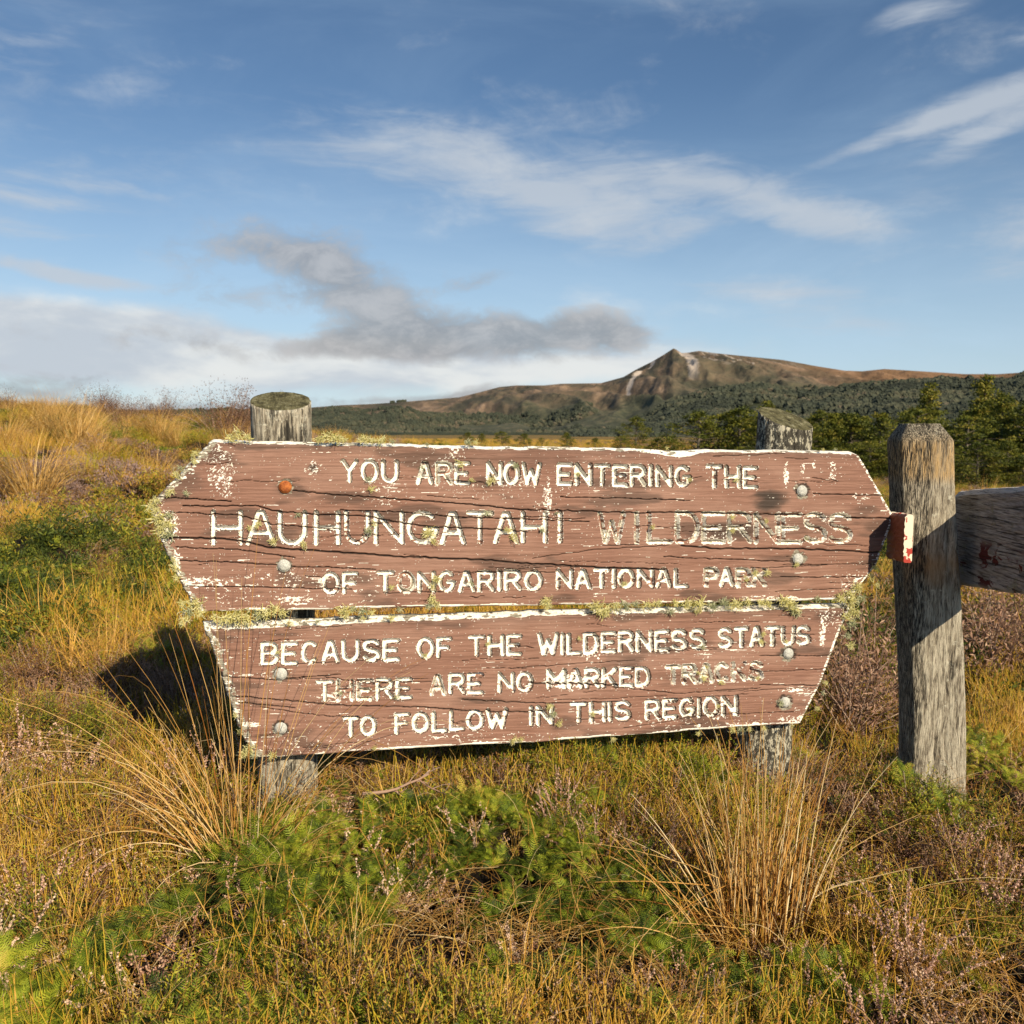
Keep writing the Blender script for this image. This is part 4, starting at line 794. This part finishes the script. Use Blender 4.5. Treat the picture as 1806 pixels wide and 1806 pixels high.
# ------------------------------------------------------------------ grasses
def blade_pts(base, az_, el0, ln, droop, n=9, wob=.03):
    p = Vector(base); e = el0; a = az_; pts = [tuple(p)]
    kink = random.randint(3, n) if (n > 8 and random.random() < .14) else -1
    for i in range(n):
        q = (i + 1) / n; e -= droop / n * (.3 + 1.6 * q) + (random.uniform(.5, 1.4) if i == kink else 0); a += random.gauss(0, wob)
        p = p + Vector((math.cos(a) * math.cos(e), math.sin(a) * math.cos(e), math.sin(e))) * (ln / n); pts.append(tuple(p))
    return pts
def tussock_thing(label, loc, n, spread, gen, seed, w_=.0022, group=None, km=.58, lean_mat='goldo', name='tussock_grass'):
    random.seed(seed); A = Acc()
    for i in range(n):
        az_, el0, ln, dr = gen(); rr_ = spread * math.sqrt(random.random()); th = random.uniform(0, 6.28); b = (rr_ * math.cos(th) + .4 * spread * math.cos(az_), .7 * rr_ * math.sin(th), -.03)
        pts = blade_pts(b, az_, el0, ln * random.choice([1, 1, 1, .6]), dr, 9, random.choice([.03, .06, .12]))
        A.tube(pts, w_ * random.uniform(.35, .75), w_ * .12, min(1, max(0, random.gauss(km, .28))))
    for i in range(int(n * .8) if n > 100 else 0):           # matted dead skirt
        th = random.uniform(0, 6.28); rr_ = spread * random.uniform(.6, 1.5)
        A.tube(blade_pts((rr_ * math.cos(th), .8 * rr_ * math.sin(th), .0), th + random.gauss(0, .8), R(random.uniform(5, 70)), random.uniform(.06, .20), R(random.uniform(20, 90)), 5, .25), w_ * .5, w_ * .2, random.uniform(0, .45))
    o = link(name, A.mesh(name, [M[lean_mat]]), None, loc); setp(o, label, 'grass', group); return o
def genL():
    q = random.random()
    if q < .50: az_ = random.gauss(math.pi, .35); return az_, R(random.uniform(48, 78)), random.uniform(.4, .85), R(random.uniform(20, 120))
    if q < .78: az_ = random.uniform(0, 6.28); return az_, R(random.uniform(76, 89)), random.uniform(.45, .86), R(random.uniform(0, 25))
    az_ = random.gauss(.05, .35); return az_, R(random.uniform(55, 78)), random.uniform(.35, .72), R(random.uniform(10, 80))
def P0(px, py, Y, dz=0): p = at(px, py, Y); return (p[0], Y, Gz(p[0], Y) + dz)
tussock_thing('dry golden tussock arching in front of the sign\'s lower left corner', P0(425, 1450, 1.93), 96, .055, genL, 3, .0027, km=.42)
def genR():
    q = random.random()
    if q < .80: az_ = random.uniform(0, 6.28); return az_, R(random.uniform(80, 94)), random.uniform(.34, .62), R(random.uniform(-5, 34))
    if q < .92: az_ = random.gauss(0, .35); return az_, R(random.uniform(40, 66)), random.uniform(.35, .62), R(random.uniform(30, 95))
    az_ = random.gauss(math.pi, .3); return az_, R(random.uniform(50, 70)), random.uniform(.3, .6), R(random.uniform(0, 40))
tussock_thing('dense straw coloured tussock before the sign\'s lower right end', P0(1345, 1560, 1.78), 240, .075, genR, 5, .0036, km=.5)
def genF(up=70, ln=.25):
    def g_(): return random.uniform(0, 6.28), R(random.gauss(up, 9)), random.uniform(.5, 1) * ln, R(random.uniform(0, 45))
    return g_
tussock_thing('sparse pale grass stems rising below the left of the sign', P0(618, 1650, 1.42), 11, .03, genF(80, .30), 6, .0022, name='grass_tuft')
tussock_thing('small fallen straw tuft low in the bottom left corner', P0(135, 1735, 1.36), 9, .015, genF(45, .22), 7, .0024, name='grass_tuft')
tussock_thing('orange wiry grass tuft left of the straw tussock', P0(1165, 1700, 1.45), 34, .06, genF(76, .20), 8, .0026, name='grass_tuft')
tussock_thing('orange grass tuft at the bottom edge below the middle', P0(1000, 1800, 1.30), 22, .05, genF(72, .16), 9, .0024, name='grass_tuft')
tussock_thing('orange grass tuft at the bottom edge left of the middle', P0(500, 1800, 1.27), 20, .04, genF(66, .17), 10, .0024, name='grass_tuft')
tussock_thing('loose fawn grass stems beside the foot of the fence post', P0(1500, 1420, 2.25), 26, .06, genF(50, .42), 12, .0026, name='grass_tuft')
tussock_thing('thin bent straws in front of the far right heather', P0(1740, 1620, 1.75), 9, .05, genF(48, .36), 14, .0022, name='grass_tuft')
tussock_thing('upright brown grass tuft under the left end of the lower board', P0(385, 1350, 2.20), 50, .06, genF(80, .34), 15, .0026, name='grass_tuft')

# mid distance tussocks
def tus_mesh(seed, n=420):
    random.seed(seed); A = Acc()
    for i in range(n):
        az_ = random.uniform(0, 6.28); rr_ = .16 * math.sqrt(random.random()); b = (rr_ * math.cos(az_ + random.gauss(0, .6)), rr_ * math.sin(az_ + random.gauss(0, .6)), -.03)
        pts = blade_pts(b, az_, R(random.uniform(52, 88)), random.uniform(.45, .95), R(random.uniform(10, 95)), 6)
        sd_ = Vector((-math.sin(az_ + .6), math.cos(az_ + .6), 0)); A.ribbon(pts, .0060, sd_, min(1, max(0, random.gauss(.62, .2))))
    return A.mesh('tussock_grass', [M['goldm']])
TM = [tus_mesh(200 + i) for i in range(4)]
random.seed(31)
spec = [(60, 905, 8.0, .95, 'large golden tussock on the slope at the far left edge'), (430, 812, 17, 1.1, 'pale tussock on the slope above the sign\'s upper left corner'), (135, 822, 13.5, 1.25, 'broad pale golden tussock high on the left slope'),
        (268, 862, 10.5, .85, 'small orange tussock directly left of the sign\'s pointed end'), (228, 782, 18.5, 1.0, 'fan shaped tussock near the crest of the left slope'), (95, 800, 14.5, 1.15, 'shaggy tussock behind the large one at far left'),
        (175, 850, 12.0, .8, 'low tussock in the middle of the left slope')]
for px, py, Y_, sc, lb in spec:
    p = at(px, py, Y_); o = link('tussock_grass', random.choice(TM), None, (p[0], Y_, Gz(p[0], Y_)), (0, 0, random.uniform(0, 6)), sc); setp(o, lb, 'grass')
for i in range(80):
    a_ = R(random.uniform(-34, -11)); r_ = random.uniform(13, 34); x_, y_ = r_ * math.sin(a_), r_ * math.cos(a_)
    o = link('tussock_grass', random.choice(TM), None, (x_, y_, Gz(x_, y_)), (0, 0, random.uniform(0, 6)), random.uniform(.55, 1.05)); setp(o, 'tawny tussock among the heath on the far left slope', 'grass', 'tussocks on the left slope')
for i in range(22):
    a_ = R(random.uniform(20, 34)); r_ = random.uniform(11, 34); x_, y_ = r_ * math.sin(a_), r_ * math.cos(a_)
    o = link('tussock_grass', random.choice(TM), None, (x_, y_, Gz(x_, y_)), (0, 0, random.uniform(0, 6)), random.uniform(.5, .8)); setp(o, 'tawny tussock in the meadow behind the fence', 'grass', 'tussocks behind the fence')

# ------------------------------------------------------------------ heather plants in the foreground, with dry pods
def heather_mesh(seed, n=12, hgt=.2, podd=1.0, mats=None):
    random.seed(seed); A = Acc(); mats = mats or [M['twigo'], M['podo']]
    for i in range(n):
        az_ = random.uniform(0, 6.28); pts = blade_pts((random.gauss(0, .02), random.gauss(0, .02), -.02), az_, R(random.uniform(55, 88)), hgt * random.uniform(.6, 1.1), R(random.uniform(-10, 30)), 6, .15)
        A.tube(pts, .0013, .0006, random.random())
        for k_ in range(2, 7):
            a = Vector(pts[k_ - 1]); b = Vector(pts[k_])
            if random.random() < .5:
                d = ((b - a).normalized() + rv() * .6).normalized(); c2 = a + d * hgt * .28; A.tube([tuple(a), tuple((a + c2) / 2 + rv() * .002), tuple(c2)], .0009, .0005, random.random())
                seg = [(a, c2)]
            else: seg = []
            if k_ > 2: seg.append((a, b))
            for (s0, s1) in seg:
                for j in range(int(9 * podd)):
                    c_ = s0.lerp(s1, random.random()) + rv() * .0030; u = rv() * .0022; v = u.cross(rv()).normalized() * .0022
                    A.quad(c_, u, v, random.random(), .5, 1); A.quad(c_, v.cross(u).normalized() * .0022, v, random.random(), .5, 1)
    return A.mesh('heather', mats)
HM = [heather_mesh(300 + i, 13, .19) for i in range(4)]
random.seed(41)
hl = [(985, 1420, 2.08, .9, 'pink podded heather under the middle of the lower board'), (1040, 1440, 2.0, .75, 'small pale heather sprig right of the middle heather'), (1620, 1640, 1.62, 1.15, 'tall podded heather at lower right below the fence post'),
      (1560, 1720, 1.5, .95, 'low podded heather left of the tall lower right one'), (1745, 1560, 1.85, 1.1, 'heather at the right edge under the rail'), (1480, 1790, 1.36, .6, 'heather sprig at the bottom edge below the straw tussock'),
      (30, 1330, 2.5, 1.3, 'pink podded heather at the far left edge beside the sign\'s shadow'), (110, 1400, 2.3, 1.0, 'podded heather just right of the far left one'), (375, 1300, 2.35, 1.2, 'dark heather against the shaded left end of the lower board'),
      (1500, 1500, 2.0, .9, 'heather in the grass between the tussock and the fence post'), (1690, 1480, 2.1, .9, 'heather sprigs in front of the fence post foot'), (60, 1560, 1.75, .9, 'brownish heather low on the left edge'), (1420, 1660, 1.6, .6, 'small heather at the foot of the straw tussock'),
      (640, 1780, 1.33, .6, 'purplish heather tuft at the bottom edge left of centre')]
for px, py, Y_, sc, lb in hl:
    p = at(px, py, Y_); o = link('heather', random.choice(HM), None, (p[0], Y_, Gz(p[0], Y_) + .02), (0, 0, random.uniform(0, 6)), sc); setp(o, lb, 'heather')
# dead branch lying under the board
random.seed(52); A = Acc()
def branch(p, d, ln, r_, depth):
    pts = [tuple(p)]; q = Vector(p)
    for i in range(6): d = (d + rv() * .22).normalized(); q = q + d * ln / 6; pts.append(tuple(q))
    A.tube(pts, r_, r_ * .55, random.uniform(.6, 1), 6)
    if depth:
        for k_ in (2, 3, 5): branch(Vector(pts[k_]), (d + rv() * .8).normalized(), ln * .55, r_ * .55, depth - 1)
branch(Vector((0, 0, 0)), Vector((1, 0, .22)), .17, .0045, 2)
p = at(640, 1400, 2.1); o = link('dead_branch', A.mesh('dead_branch', [M['twigo']]), None, (p[0], 2.1, p[2])); setp(o, 'pale dead forked branch lying under the lower board', 'branch')

# ------------------------------------------------------------------ ground cover shapes
def fern_mesh(seed):
    random.seed(seed); A = Acc()
    for f in range(6):
        az_ = random.uniform(0, 6.28); ln = random.uniform(.09, .16)
        pts = blade_pts((random.gauss(0, .015), random.gauss(0, .015), 0), az_, R(random.uniform(25, 80)), ln, R(random.uniform(30, 100)), 14, .04); A.tube([pts[0], pts[5], pts[10], pts[14]], .0009, .0004, .9)
        kf = random.random(); 
        for i in range(2, 15):
            a = Vector(pts[i - 1]); d = (Vector(pts[i]) - a).normalized(); sd_ = d.cross(Vector((0, 0, 1))); sd_ = sd_.normalized() if sd_.length > .01 else Vector((1, 0, 0)); up = sd_.cross(d)
            L_ = .036 * math.sin(math.pi * min(1, (i + 1.5) / 17)) ** .7 * random.uniform(.8, 1.1)
            for sg in (-1, 1):
                dd = (sd_ * sg + d * .45 + up * random.uniform(-.1, .25)).normalized(); p1 = a + dd * L_ * .5; p2 = a + dd * L_ * .95 + d * L_ * .22 - up * L_ * .1; wd = d * .0021
                A.add([tuple(a - wd), tuple(a + wd), tuple(p1 + wd * 1.1), tuple(p1 - wd * 1.1), tuple(p2)], [(0, 1, 2, 3), (3, 2, 4)], [i / 15] * 5, min(1, max(0, kf * .6 + random.uniform(0, .4))))
    return A.mesh('fern', [M['fern']], False)
def wire_mesh(seed, n=16, hgt=.15):
    random.seed(seed); A = Acc()
    for i in range(n):
        az_ = random.uniform(0, 6.28); pts = blade_pts((random.gauss(0, .028), random.gauss(0, .028), -.01), az_, R(random.uniform(62, 90)), hgt * random.uniform(.5, 1.1), R(random.uniform(-5, 35)), 5, .1)
        A.tube(pts, .0015, .0006, random.random())
        for j in range(2): 
            if random.random() < .5: q = Vector(pts[2 + j]); d = (Vector(pts[3 + j]) - q).normalized(); A.ribbon([tuple(q), tuple(q + (d + rv() * .35).normalized() * hgt * .3)], .0014, rv(), random.random(), .4, 1)
    return A.mesh('wiry_rush', [M['wire']])
def heath_mesh(seed, n=13, hgt=.12, leaf=.0055, mats=('heath', 'twig')):
    random.seed(seed); A = Acc()
    for i in range(n):
        az_ = random.uniform(0, 6.28); pts = blade_pts((random.gauss(0, .02), random.gauss(0, .02), -.01), az_, R(random.uniform(35, 88)), hgt * random.uniform(.6, 1.15), R(random.uniform(-20, 35)), 6, .2)
        A.tube([pts[0], pts[3], pts[6]], .0013, .0006, random.random(), 3, 1); kk = random.random() * .5
        for k_ in range(1, 7):
            a = Vector(pts[k_ - 1]); b = Vector(pts[k_]); d = (b - a).normalized()
            for j in range(6):
                q = a.lerp(b, random.random()); dd = (rv() + d * 1.1).normalized(); A.leaf(q, dd, dd.cross(rv()).normalized(), leaf * random.uniform(1, 2.1), leaf * .42, kk + random.random() * .5, k_ / 7)
            if random.random() < .6:
                dd = (d + rv() * .7).normalized(); 
                for j in range(8): q = b + dd * hgt * .3 * j / 8; e = (rv() + dd).normalized(); A.leaf(q, e, e.cross(rv()).normalized(), leaf * 1.5, leaf * .4, kk + random.random() * .5, .8)
    return A.mesh('heath', [M[x] for x in mats], False)
ferns = [fern_mesh(400 + i) for i in range(6)]; wires = [wire_mesh(420 + i) for i in range(5)]; heaths = [heath_mesh(440 + i, 12, .12, .0060) for i in range(6)]
podh = [heather_mesh(460 + i, 8, .14, .8, [M['twig'], M['pod']]) for i in range(3)]
strawm = []
for i in range(4):
    random.seed(480 + i); A = Acc()
    for j in range(7):
        az_ = random.uniform(0, 6.28); A.tube(blade_pts((random.gauss(0, .03), random.gauss(0, .03), .0), az_, R(random.uniform(0, 75)), random.uniform(.06, .20), R(random.uniform(0, 70)), 6, .12), .0009, .0004, random.random())
    strawm.append(A.mesh('dry_straw', [M['gold']]))
def pol(n, r0, r1, a0, a1, cond=None, powr=1.35):
    u = RNG.random(n); r_ = (r0 ** (2 - powr) + u * (r1 ** (2 - powr) - r0 ** (2 - powr))) ** (1 / (2 - powr)); a_ = np.radians(RNG.uniform(a0, a1, n)); x, y = r_ * np.sin(a_), r_ * np.cos(a_)
    if cond is not None: k_ = cond(x, y); x, y = x[k_], y[k_]
    return x, y
def tilt_r(n, amt=.25): return np.stack([RNG.normal(0, amt, n), RNG.normal(0, amt, n), RNG.uniform(0, 6.28, n)], -1)
# patch fields over the near ground
def pf(x, y): return fbm(x * 2.1, y * 2.1, 4, 101)
def pw(x, y): return fbm(x * 1.6, y * 1.6, 4, 111)
def ph_(x, y): return fbm(x * 1.7, y * 1.7, 4, 121)
def spot(x, y, px, py, Y_, rad): q = at(px, py, Y_); return np.exp(-((x - q[0]) ** 2 + (y - Y_) ** 2) / rad ** 2)
def put(name, label, x, y, dz, s, tint, var, tl_=.25, cover=0): return scatter(name, label, np.stack([x, y, G(x, y) + dz], -1), tilt_r(len(x), tl_), s, np.clip(tint, 0, 1), var)
AZ = (-46, 46)
def gapf(x, y): return fbm(x * 4.6, y * 4.6, 3, 77)
def fernd(x, y): return pf(x, y) * .9 + .42 * spot(x, y, 420, 1500, 1.9, .38) + .40 * spot(x, y, 800, 1500, 1.85, .42) + .35 * spot(x, y, 1080, 1540, 1.75, .25) + .30 * spot(x, y, 1330, 1680, 1.55, .25) + .2 * spot(x, y, 300, 1740, 1.4, .3) + .2 * spot(x, y, 1530, 1380, 2.6, .3) + .14 * spot(x, y, 1100, 1560, 1.7, .3) - .30 * spot(x, y, 60, 1400, 2.0, .5) - .2 * spot(x, y, 1650, 1550, 1.9, .35)
def fz(x, y): return fernd(x, y) + .75 * (mound(x, y) - .5)
x, y = pol(26000, .85, 7, *AZ, cond=lambda x, y: (gapf(x, y) > .41) & (fz(x, y) + RNG.normal(0, .09, len(x)) > .60))
put('fern', 'bright green fern fronds covering the near ground', x, y, .06, RNG.uniform(.22, .50, len(x)), (pf(x, y) - .24) * 1.2 + .8 * (mound(x, y) - .4) + RNG.normal(0, .18, len(x)), ferns, .35)
x, y = pol(15000, .85, 7, *AZ, cond=lambda x, y: (fz(x, y) + RNG.normal(0, .08, len(x)) < .72) & (gapf(x, y) > .44) & (ph_(x, y) + RNG.normal(0, .07, len(x)) > .47))
put('heath', 'low olive and brown heath shrubs covering the near ground', x, y, .02, RNG.uniform(.45, 1.15, len(x)), (ph_(x, y) - .37) * 3.0 - 1.0 * (mound(x, y) - .5) + RNG.normal(0, .18, len(x)) - .30 * spot(x, y, 800, 1500, 1.85, .5) - .18 * spot(x, y, 420, 1500, 1.9, .3) + .28 * spot(x, y, 40, 1400, 2.2, .7), heaths, .3)
clear = lambda x, y: (gapf(x, y) > .40) & (np.hypot(x - PLP[0], y - PLP[1]) > .09) & (np.hypot(x - PRP[0], y - PRP[1]) > .09) & (np.hypot(x - pb.x, y - pb.y + .05) > .17)
x, y = pol(15000, .85, 7, *AZ, cond=lambda x, y: clear(x, y) & (fz(x, y) + RNG.normal(0, .10, len(x)) < .76) & (pw(x, y) - .55 * (mound(x, y) - .5) + RNG.normal(0, .05, len(x)) + .26 * spot(x, y, 950, 1390, 2.3, .45) - .25 * spot(x, y, 420, 1500, 1.9, .4) - .12 * spot(x, y, 900, 1560, 1.7, .4) - .25 * spot(x, y, 1600, 1420, 2.3, .2) > .535))
put('wiry_rush', 'orange and green wiry stems standing through the heath', x, y, .0, RNG.uniform(.55, 1.25, len(x)), pw(x, y) * 2.0 - .50 + RNG.normal(0, .16, len(x)), wires, .15)
x, y = pol(1200, .85, 5, *AZ, cond=lambda x, y: fbm(x * 1.1, y * 1.1, 3, 131) + .25 * spot(x, y, 1640, 1600, 1.8, .35) + .2 * spot(x, y, 40, 1350, 2.3, .5) + RNG.normal(0, .06, len(x)) > .56)
put('heather', 'thin pinkish heather sprigs scattered through the heath', x, y, .02, RNG.uniform(.6, 1.0, len(x)), RNG.random(len(x)), podh, .25)
x, y = pol(5500, .85, 6, *AZ); put('dry_straw', 'dry straw and dead stems caught in the heath', x, y, .055, RNG.uniform(.5, 1.0, len(x)), RNG.random(len(x)), strawm, .3)

# middle distance
def shrub_mesh(seed, mat):
    random.seed(seed); A = Acc()
    for c in range(26):
        d = rv(); d.z = abs(d.z) * .8; c0 = Vector((d.x, d.y, d.z)) * random.uniform(.3, 1) * .8; kk = random.random() * .5
        for j in range(60):
            q = c0 + rv() * random.uniform(.02, .26); q.z = max(q.z * .75, 0); e = (rv() + Vector((0, 0, .7))).normalized(); A.leaf(q, e, e.cross(rv()).normalized(), random.uniform(.05, .12), .022, kk + random.random() * .5, .5)
    return A.mesh('shrub', [mat], False)
shr = [shrub_mesh(500 + i, M['scrub']) for i in range(4)]; shg = [shrub_mesh(510 + i, M['fern']) for i in range(3)]
sed = []
for i in range(4):
    random.seed(520 + i); A = Acc()
    for j in range(90):
        az_ = random.uniform(0, 6.28); pts = blade_pts((random.gauss(0, .09), random.gauss(0, .09), -.02), az_, R(random.uniform(55, 90)), random.uniform(.14, .34), R(random.uniform(0, 45)), 4); A.ribbon(pts, .0042, Vector((math.sin(az_), math.cos(az_), 0)), random.random())
    sed.append(A.mesh('sedge', [M['sedge']]))
x, y = pol(15000, 4.2, 60, -50, 50, powr=1.2)
put('heath', 'brown and olive heath bushes on the middle ground', x, y, -.03, RNG.uniform(.10, .30, len(x)) * (.6 + 1.3 * fbm(x * 1.7, y * 1.7, 2, 145)) * (1 + .012 * y), fbm(x * .8, y * .8, 4, 141) * 2.8 - .85 + RNG.normal(0, .16, len(x)), shr, .2)
x, y = pol(8000, 7.5, 60, -50, 50, powr=1.2, cond=lambda x, y: fbm(x * .9, y * .9, 4, 151) > .60)
put('heath', 'bright green cushions of low shrubs on the middle ground', x, y, -.02, RNG.uniform(.10, .22, len(x)) * (1 + .010 * y), fbm(x * .8, y * .8, 3, 152) * .9 + .12 + RNG.normal(0, .12, len(x)), shg, .2)
x, y = pol(20000, 3.6, 70, -50, 50, powr=1.25, cond=lambda x, y: fbm(x * .6, y * .6, 4, 161) > .53)
put('sedge', 'yellow green and orange sedge across the middle ground', x, y, .0, RNG.uniform(.45, .95, len(x)) * (1 + .010 * y), fbm(x * .3, y * .3, 4, 162) * 1.6 - .35 + RNG.normal(0, .16, len(x)), sed, .15)
x, y = pol(9000, 55, 420, -36, 40, powr=1.1)
put('heath', 'tawny and olive bushes scattered over the far plain', x, y, -.1, RNG.uniform(.4, .9, len(x)), fbm(x * .05, y * .05, 4, 171) * 1.7 - .2 + RNG.normal(0, .2, len(x)), shr, .1)
x, y = pol(5000, 50, 420, -36, 40, powr=1.1)
put('sedge', 'tawny grass over the far plain', x, y, .0, RNG.uniform(1.6, 3.0, len(x)), .7 + RNG.normal(0, .2, len(x)), sed, .1)

# ------------------------------------------------------------------ bushes and trees
def twiggy(seed, n, hgt, mats, leafc=.5):
    random.seed(seed); S_ = Acc(); L_ = Acc()
    for i in range(n):
        az_ = random.uniform(0, 6.28); pts = blade_pts((random.gauss(0, .06), random.gauss(0, .06), -.02), az_, R(random.uniform(35, 88)), hgt * random.uniform(.6, 1.1), R(random.uniform(-15, 40)), 7, .25); S_.tube(pts, .004, .001, random.random(), 3)
        for k_ in range(3, 8):
            b = Vector(pts[k_]); 
            for j in range(int(12 * leafc)): q = b + rv() * hgt * .10; e = rv(); L_.leaf(q, e, e.cross(rv()).normalized(), .03, .008, random.random(), .5)
    return S_.mesh('stem', [M['twigo']]), L_.mesh('foliage', [mats], False)
def bush(name, label, loc, rot, sc, mm, group=None, cat='bush'):
    e = bpy.data.objects.new(name, None); COL.objects.link(e); e.location = loc; e.rotation_euler = (0, 0, rot); e.scale = (sc,) * 3; setp(e, label, cat, group)
    link('stem', mm[0], e); link('foliage', mm[1], e); return e
m_bb = foliage_mat('brown_bush_leaf', [(0, (.06, .03, .02)), (.5, (.14, .07, .04)), (1, (.24, .13, .07))], inst=False)
BM = [twiggy(600 + i, 60, .7, m_bb) for i in range(2)]
for i, (px, Y_, sc, lb) in enumerate([(395, 19, 1.35, 'dark reddish brown bush on the skyline left of the left sign post'), (432, 19.5, 1.45, 'brown bush on the skyline touching the left sign post'), (420, 17, .9, 'low brown bush above the sign\'s upper left corner')]):
    p = at(px, 760, Y_); bush('brown_bush', lb, (p[0], Y_, Gz(p[0], Y_) - .02), i, sc * 1.35, BM[i % 2])
BD = [twiggy(620 + i, 90, .55, foliage_mat('dead_leaf', [(0, (.16, .09, .06)), (.5, (.30, .17, .11)), (1, (.45, .30, .2))], inst=False), .35) for i in range(2)]
for i, (px, Y_, sc, lb) in enumerate([(1535, 3.6, .95, 'brown dead heather bush between the sign and the fence post'), (1500, 3.3, .7, 'low dead heather bush behind the sign\'s lower right end'), (1745, 4.0, .9, 'brown dry bush under the right rail'), (1800, 4.4, 1.0, 'brown dry bush at the right edge under the rail'), (1690, 6.5, 1.1, 'reddish dry bush just right of the fence post')]):
    p = at(px, 1100, Y_); bush('dry_bush', lb, (p[0], Y_, Gz(p[0], Y_) - .02), i * 2., sc, BD[i % 2])

def tree_meshes(seed, conic=.75, pads=44, leafs=70, wide=.30):
    random.seed(seed); T = Acc(); C = Acc()
    T.tube([(0, 0, -.04), (.004, .003, .3), (-.004, .006, .65), (0, 0, .93)], .022, .004, .5, 7)
    for i in range(pads):
        q = (i + .5) / pads; z = .05 + .93 * q + random.gauss(0, .015); rmax = wide * (1 - q ** (1.9 * conic) * .90) * (.6 + .4 * min(1, q * 4)) * random.uniform(.75, 1.2); a = i * 2.4 + random.gauss(0, .4); r_ = rmax * random.uniform(.35, 1.0)
        c0 = Vector((math.cos(a) * r_, math.sin(a) * r_, z)); T.tube([(0, 0, z - .05), tuple(c0 * .5 + Vector((0, 0, (z - .02) * .5))), tuple(c0)], .006, .002, .5, 4)
        pr_ = .115 * random.uniform(.7, 1.35) * (1.15 - .6 * q); kk = random.random() * .55
        for j in range(leafs):
            d = rv(); s_ = random.random() ** .45; p = c0 + Vector((d.x * pr_ * s_, d.y * pr_ * s_, d.z * pr_ * .45 * s_ - (d.x ** 2 + d.y ** 2) * pr_ * .18)); e = (rv() + Vector((0, 0, .2))).normalized(); n_ = e.cross(rv()).normalized()
            C.leaf(p, e, n_, random.uniform(.018, .042), random.uniform(.012, .020), min(1, kk + random.random() * .45), q)
    return T.mesh('trunk', [M['bark']]), C.mesh('crown', [M['tree']], False)
TR = [tree_meshes(700, .9, 50, 80, .30), tree_meshes(701, 1.2, 54, 80, .34), tree_meshes(702, 1.9, 58, 85, .40), tree_meshes(703, .55, 44, 75, .24), tree_meshes(704, 1.5, 54, 85, .46)]
def tree(px, top_y, Y_, var, label, group=None, wide=1.0, name='beech_tree'):
    p = at(px, 760, Y_); z0 = Gz(p[0], Y_); h = at(px, top_y, Y_)[2] - z0
    e = bpy.data.objects.new(name, None); COL.objects.link(e); e.location = (p[0], Y_, z0); e.rotation_euler = (0, 0, random.uniform(0, 6.28)); e.scale = (h * wide, h * wide, h); setp(e, label, 'tree', group)
    link('trunk', TR[var][0], e); link('crown', TR[var][1], e); return e
random.seed(61)
tree(1122, 733, 95, 2, 'lone dark round tree on the plain below the mountain peak', wide=1.35)
tree(1232, 722, 56, 2, 'leftmost dark tree of the belt behind the sign\'s right half', wide=1.6); tree(1268, 728, 58, 4, 'second tree of the belt, behind the leftmost one', wide=1.4)
tree(1305, 716, 57, 2, 'dense tree just left of the right sign post', wide=1.6); tree(1352, 705, 62, 1, 'tree whose tip shows right above the right sign post', wide=1.1)
tree(1636, 678, 66, 3, 'tall thin pale tree above the fence post', wide=1.1); tree(1734, 664, 60, 3, 'tallest narrow tree right of the fence post', wide=1.15); tree(1768, 690, 58, 4, 'broad tree with spreading arms at the right edge', wide=.9)
tree(1600, 722, 60, 1, 'pointed tree left behind the fence post head', wide=1.1); tree(1450, 722, 56, 4, 'broad tree right of the right sign post')
for i in range(54):
    px = random.uniform(1300, 1990); Y_ = random.uniform(48, 72); ty = 738 - 12 * (px > 1580) - 14 * (px > 1700) + random.gauss(0, 13) + (62 - Y_) * .5
    tree(px, ty, Y_, random.choice([0, 1, 2, 2, 4, 4]), ('dark green beech in the belt between the right sign post and the fence post', 'dark green beech in the belt above the rail, right of the fence post')[px > 1640], ('beeches between sign post and fence post', 'beeches right of the fence post')[px > 1640], random.uniform(1.15, 1.7))
for i in range(32):
    px = random.uniform(1430, 1990); Y_ = random.uniform(41, 50); ty = 790 + random.gauss(0, 12)
    tree(px, ty, Y_, random.choice([1, 2, 4, 4]), ('low bushy beech at the front of the belt, left of the fence post', 'low bushy beech at the front of the belt, just above the rail')[px > 1640], ('low beeches left of the fence post', 'low beeches above the rail')[px > 1640], random.uniform(1.3, 1.9))
for i, (px, ty, Y_, lb) in enumerate([(600, 757, 120, 'small dark shrub just right of the left sign post'), (825, 762, 110, 'dark low shrub on the plain left of centre'), (850, 764, 112, 'second low shrub beside the dark one left of centre'), (885, 760, 80, 'green bush on the plain near the middle of the sign top'), (925, 764, 82, 'olive bush right of the green one'), (1000, 762, 78, 'pointed green bush on the plain below the ridge'), (1095, 768, 60, 'yellow green shrub below the lone tree'), (1160, 772, 56, 'low olive shrub right of the lone tree'), (1185, 768, 70, 'shrub at the left foot of the tree belt'), (955, 772, 70, 'flat olive shrub in the middle of the plain'), (1050, 772, 72, 'small shrub between the bush and lone tree')]):
    tree(px, ty, Y_, [4, 2, 1][i % 3], lb, None, 1.7, 'shrub')
# small dark shrubs along the crest of the left slope
random.seed(91)
for i in range(16):
    a_ = R(random.uniform(-31, -13)); r_ = random.uniform(27, 36); x_, y_ = r_ * math.sin(a_), r_ * math.cos(a_)
    bush('brown_bush', 'small dark shrub on the crest of the left slope', (x_, y_, Gz(x_, y_) - .05), random.uniform(0, 6), random.uniform(1.1, 1.7), BM[i % 2], 'dark shrubs on the left crest')
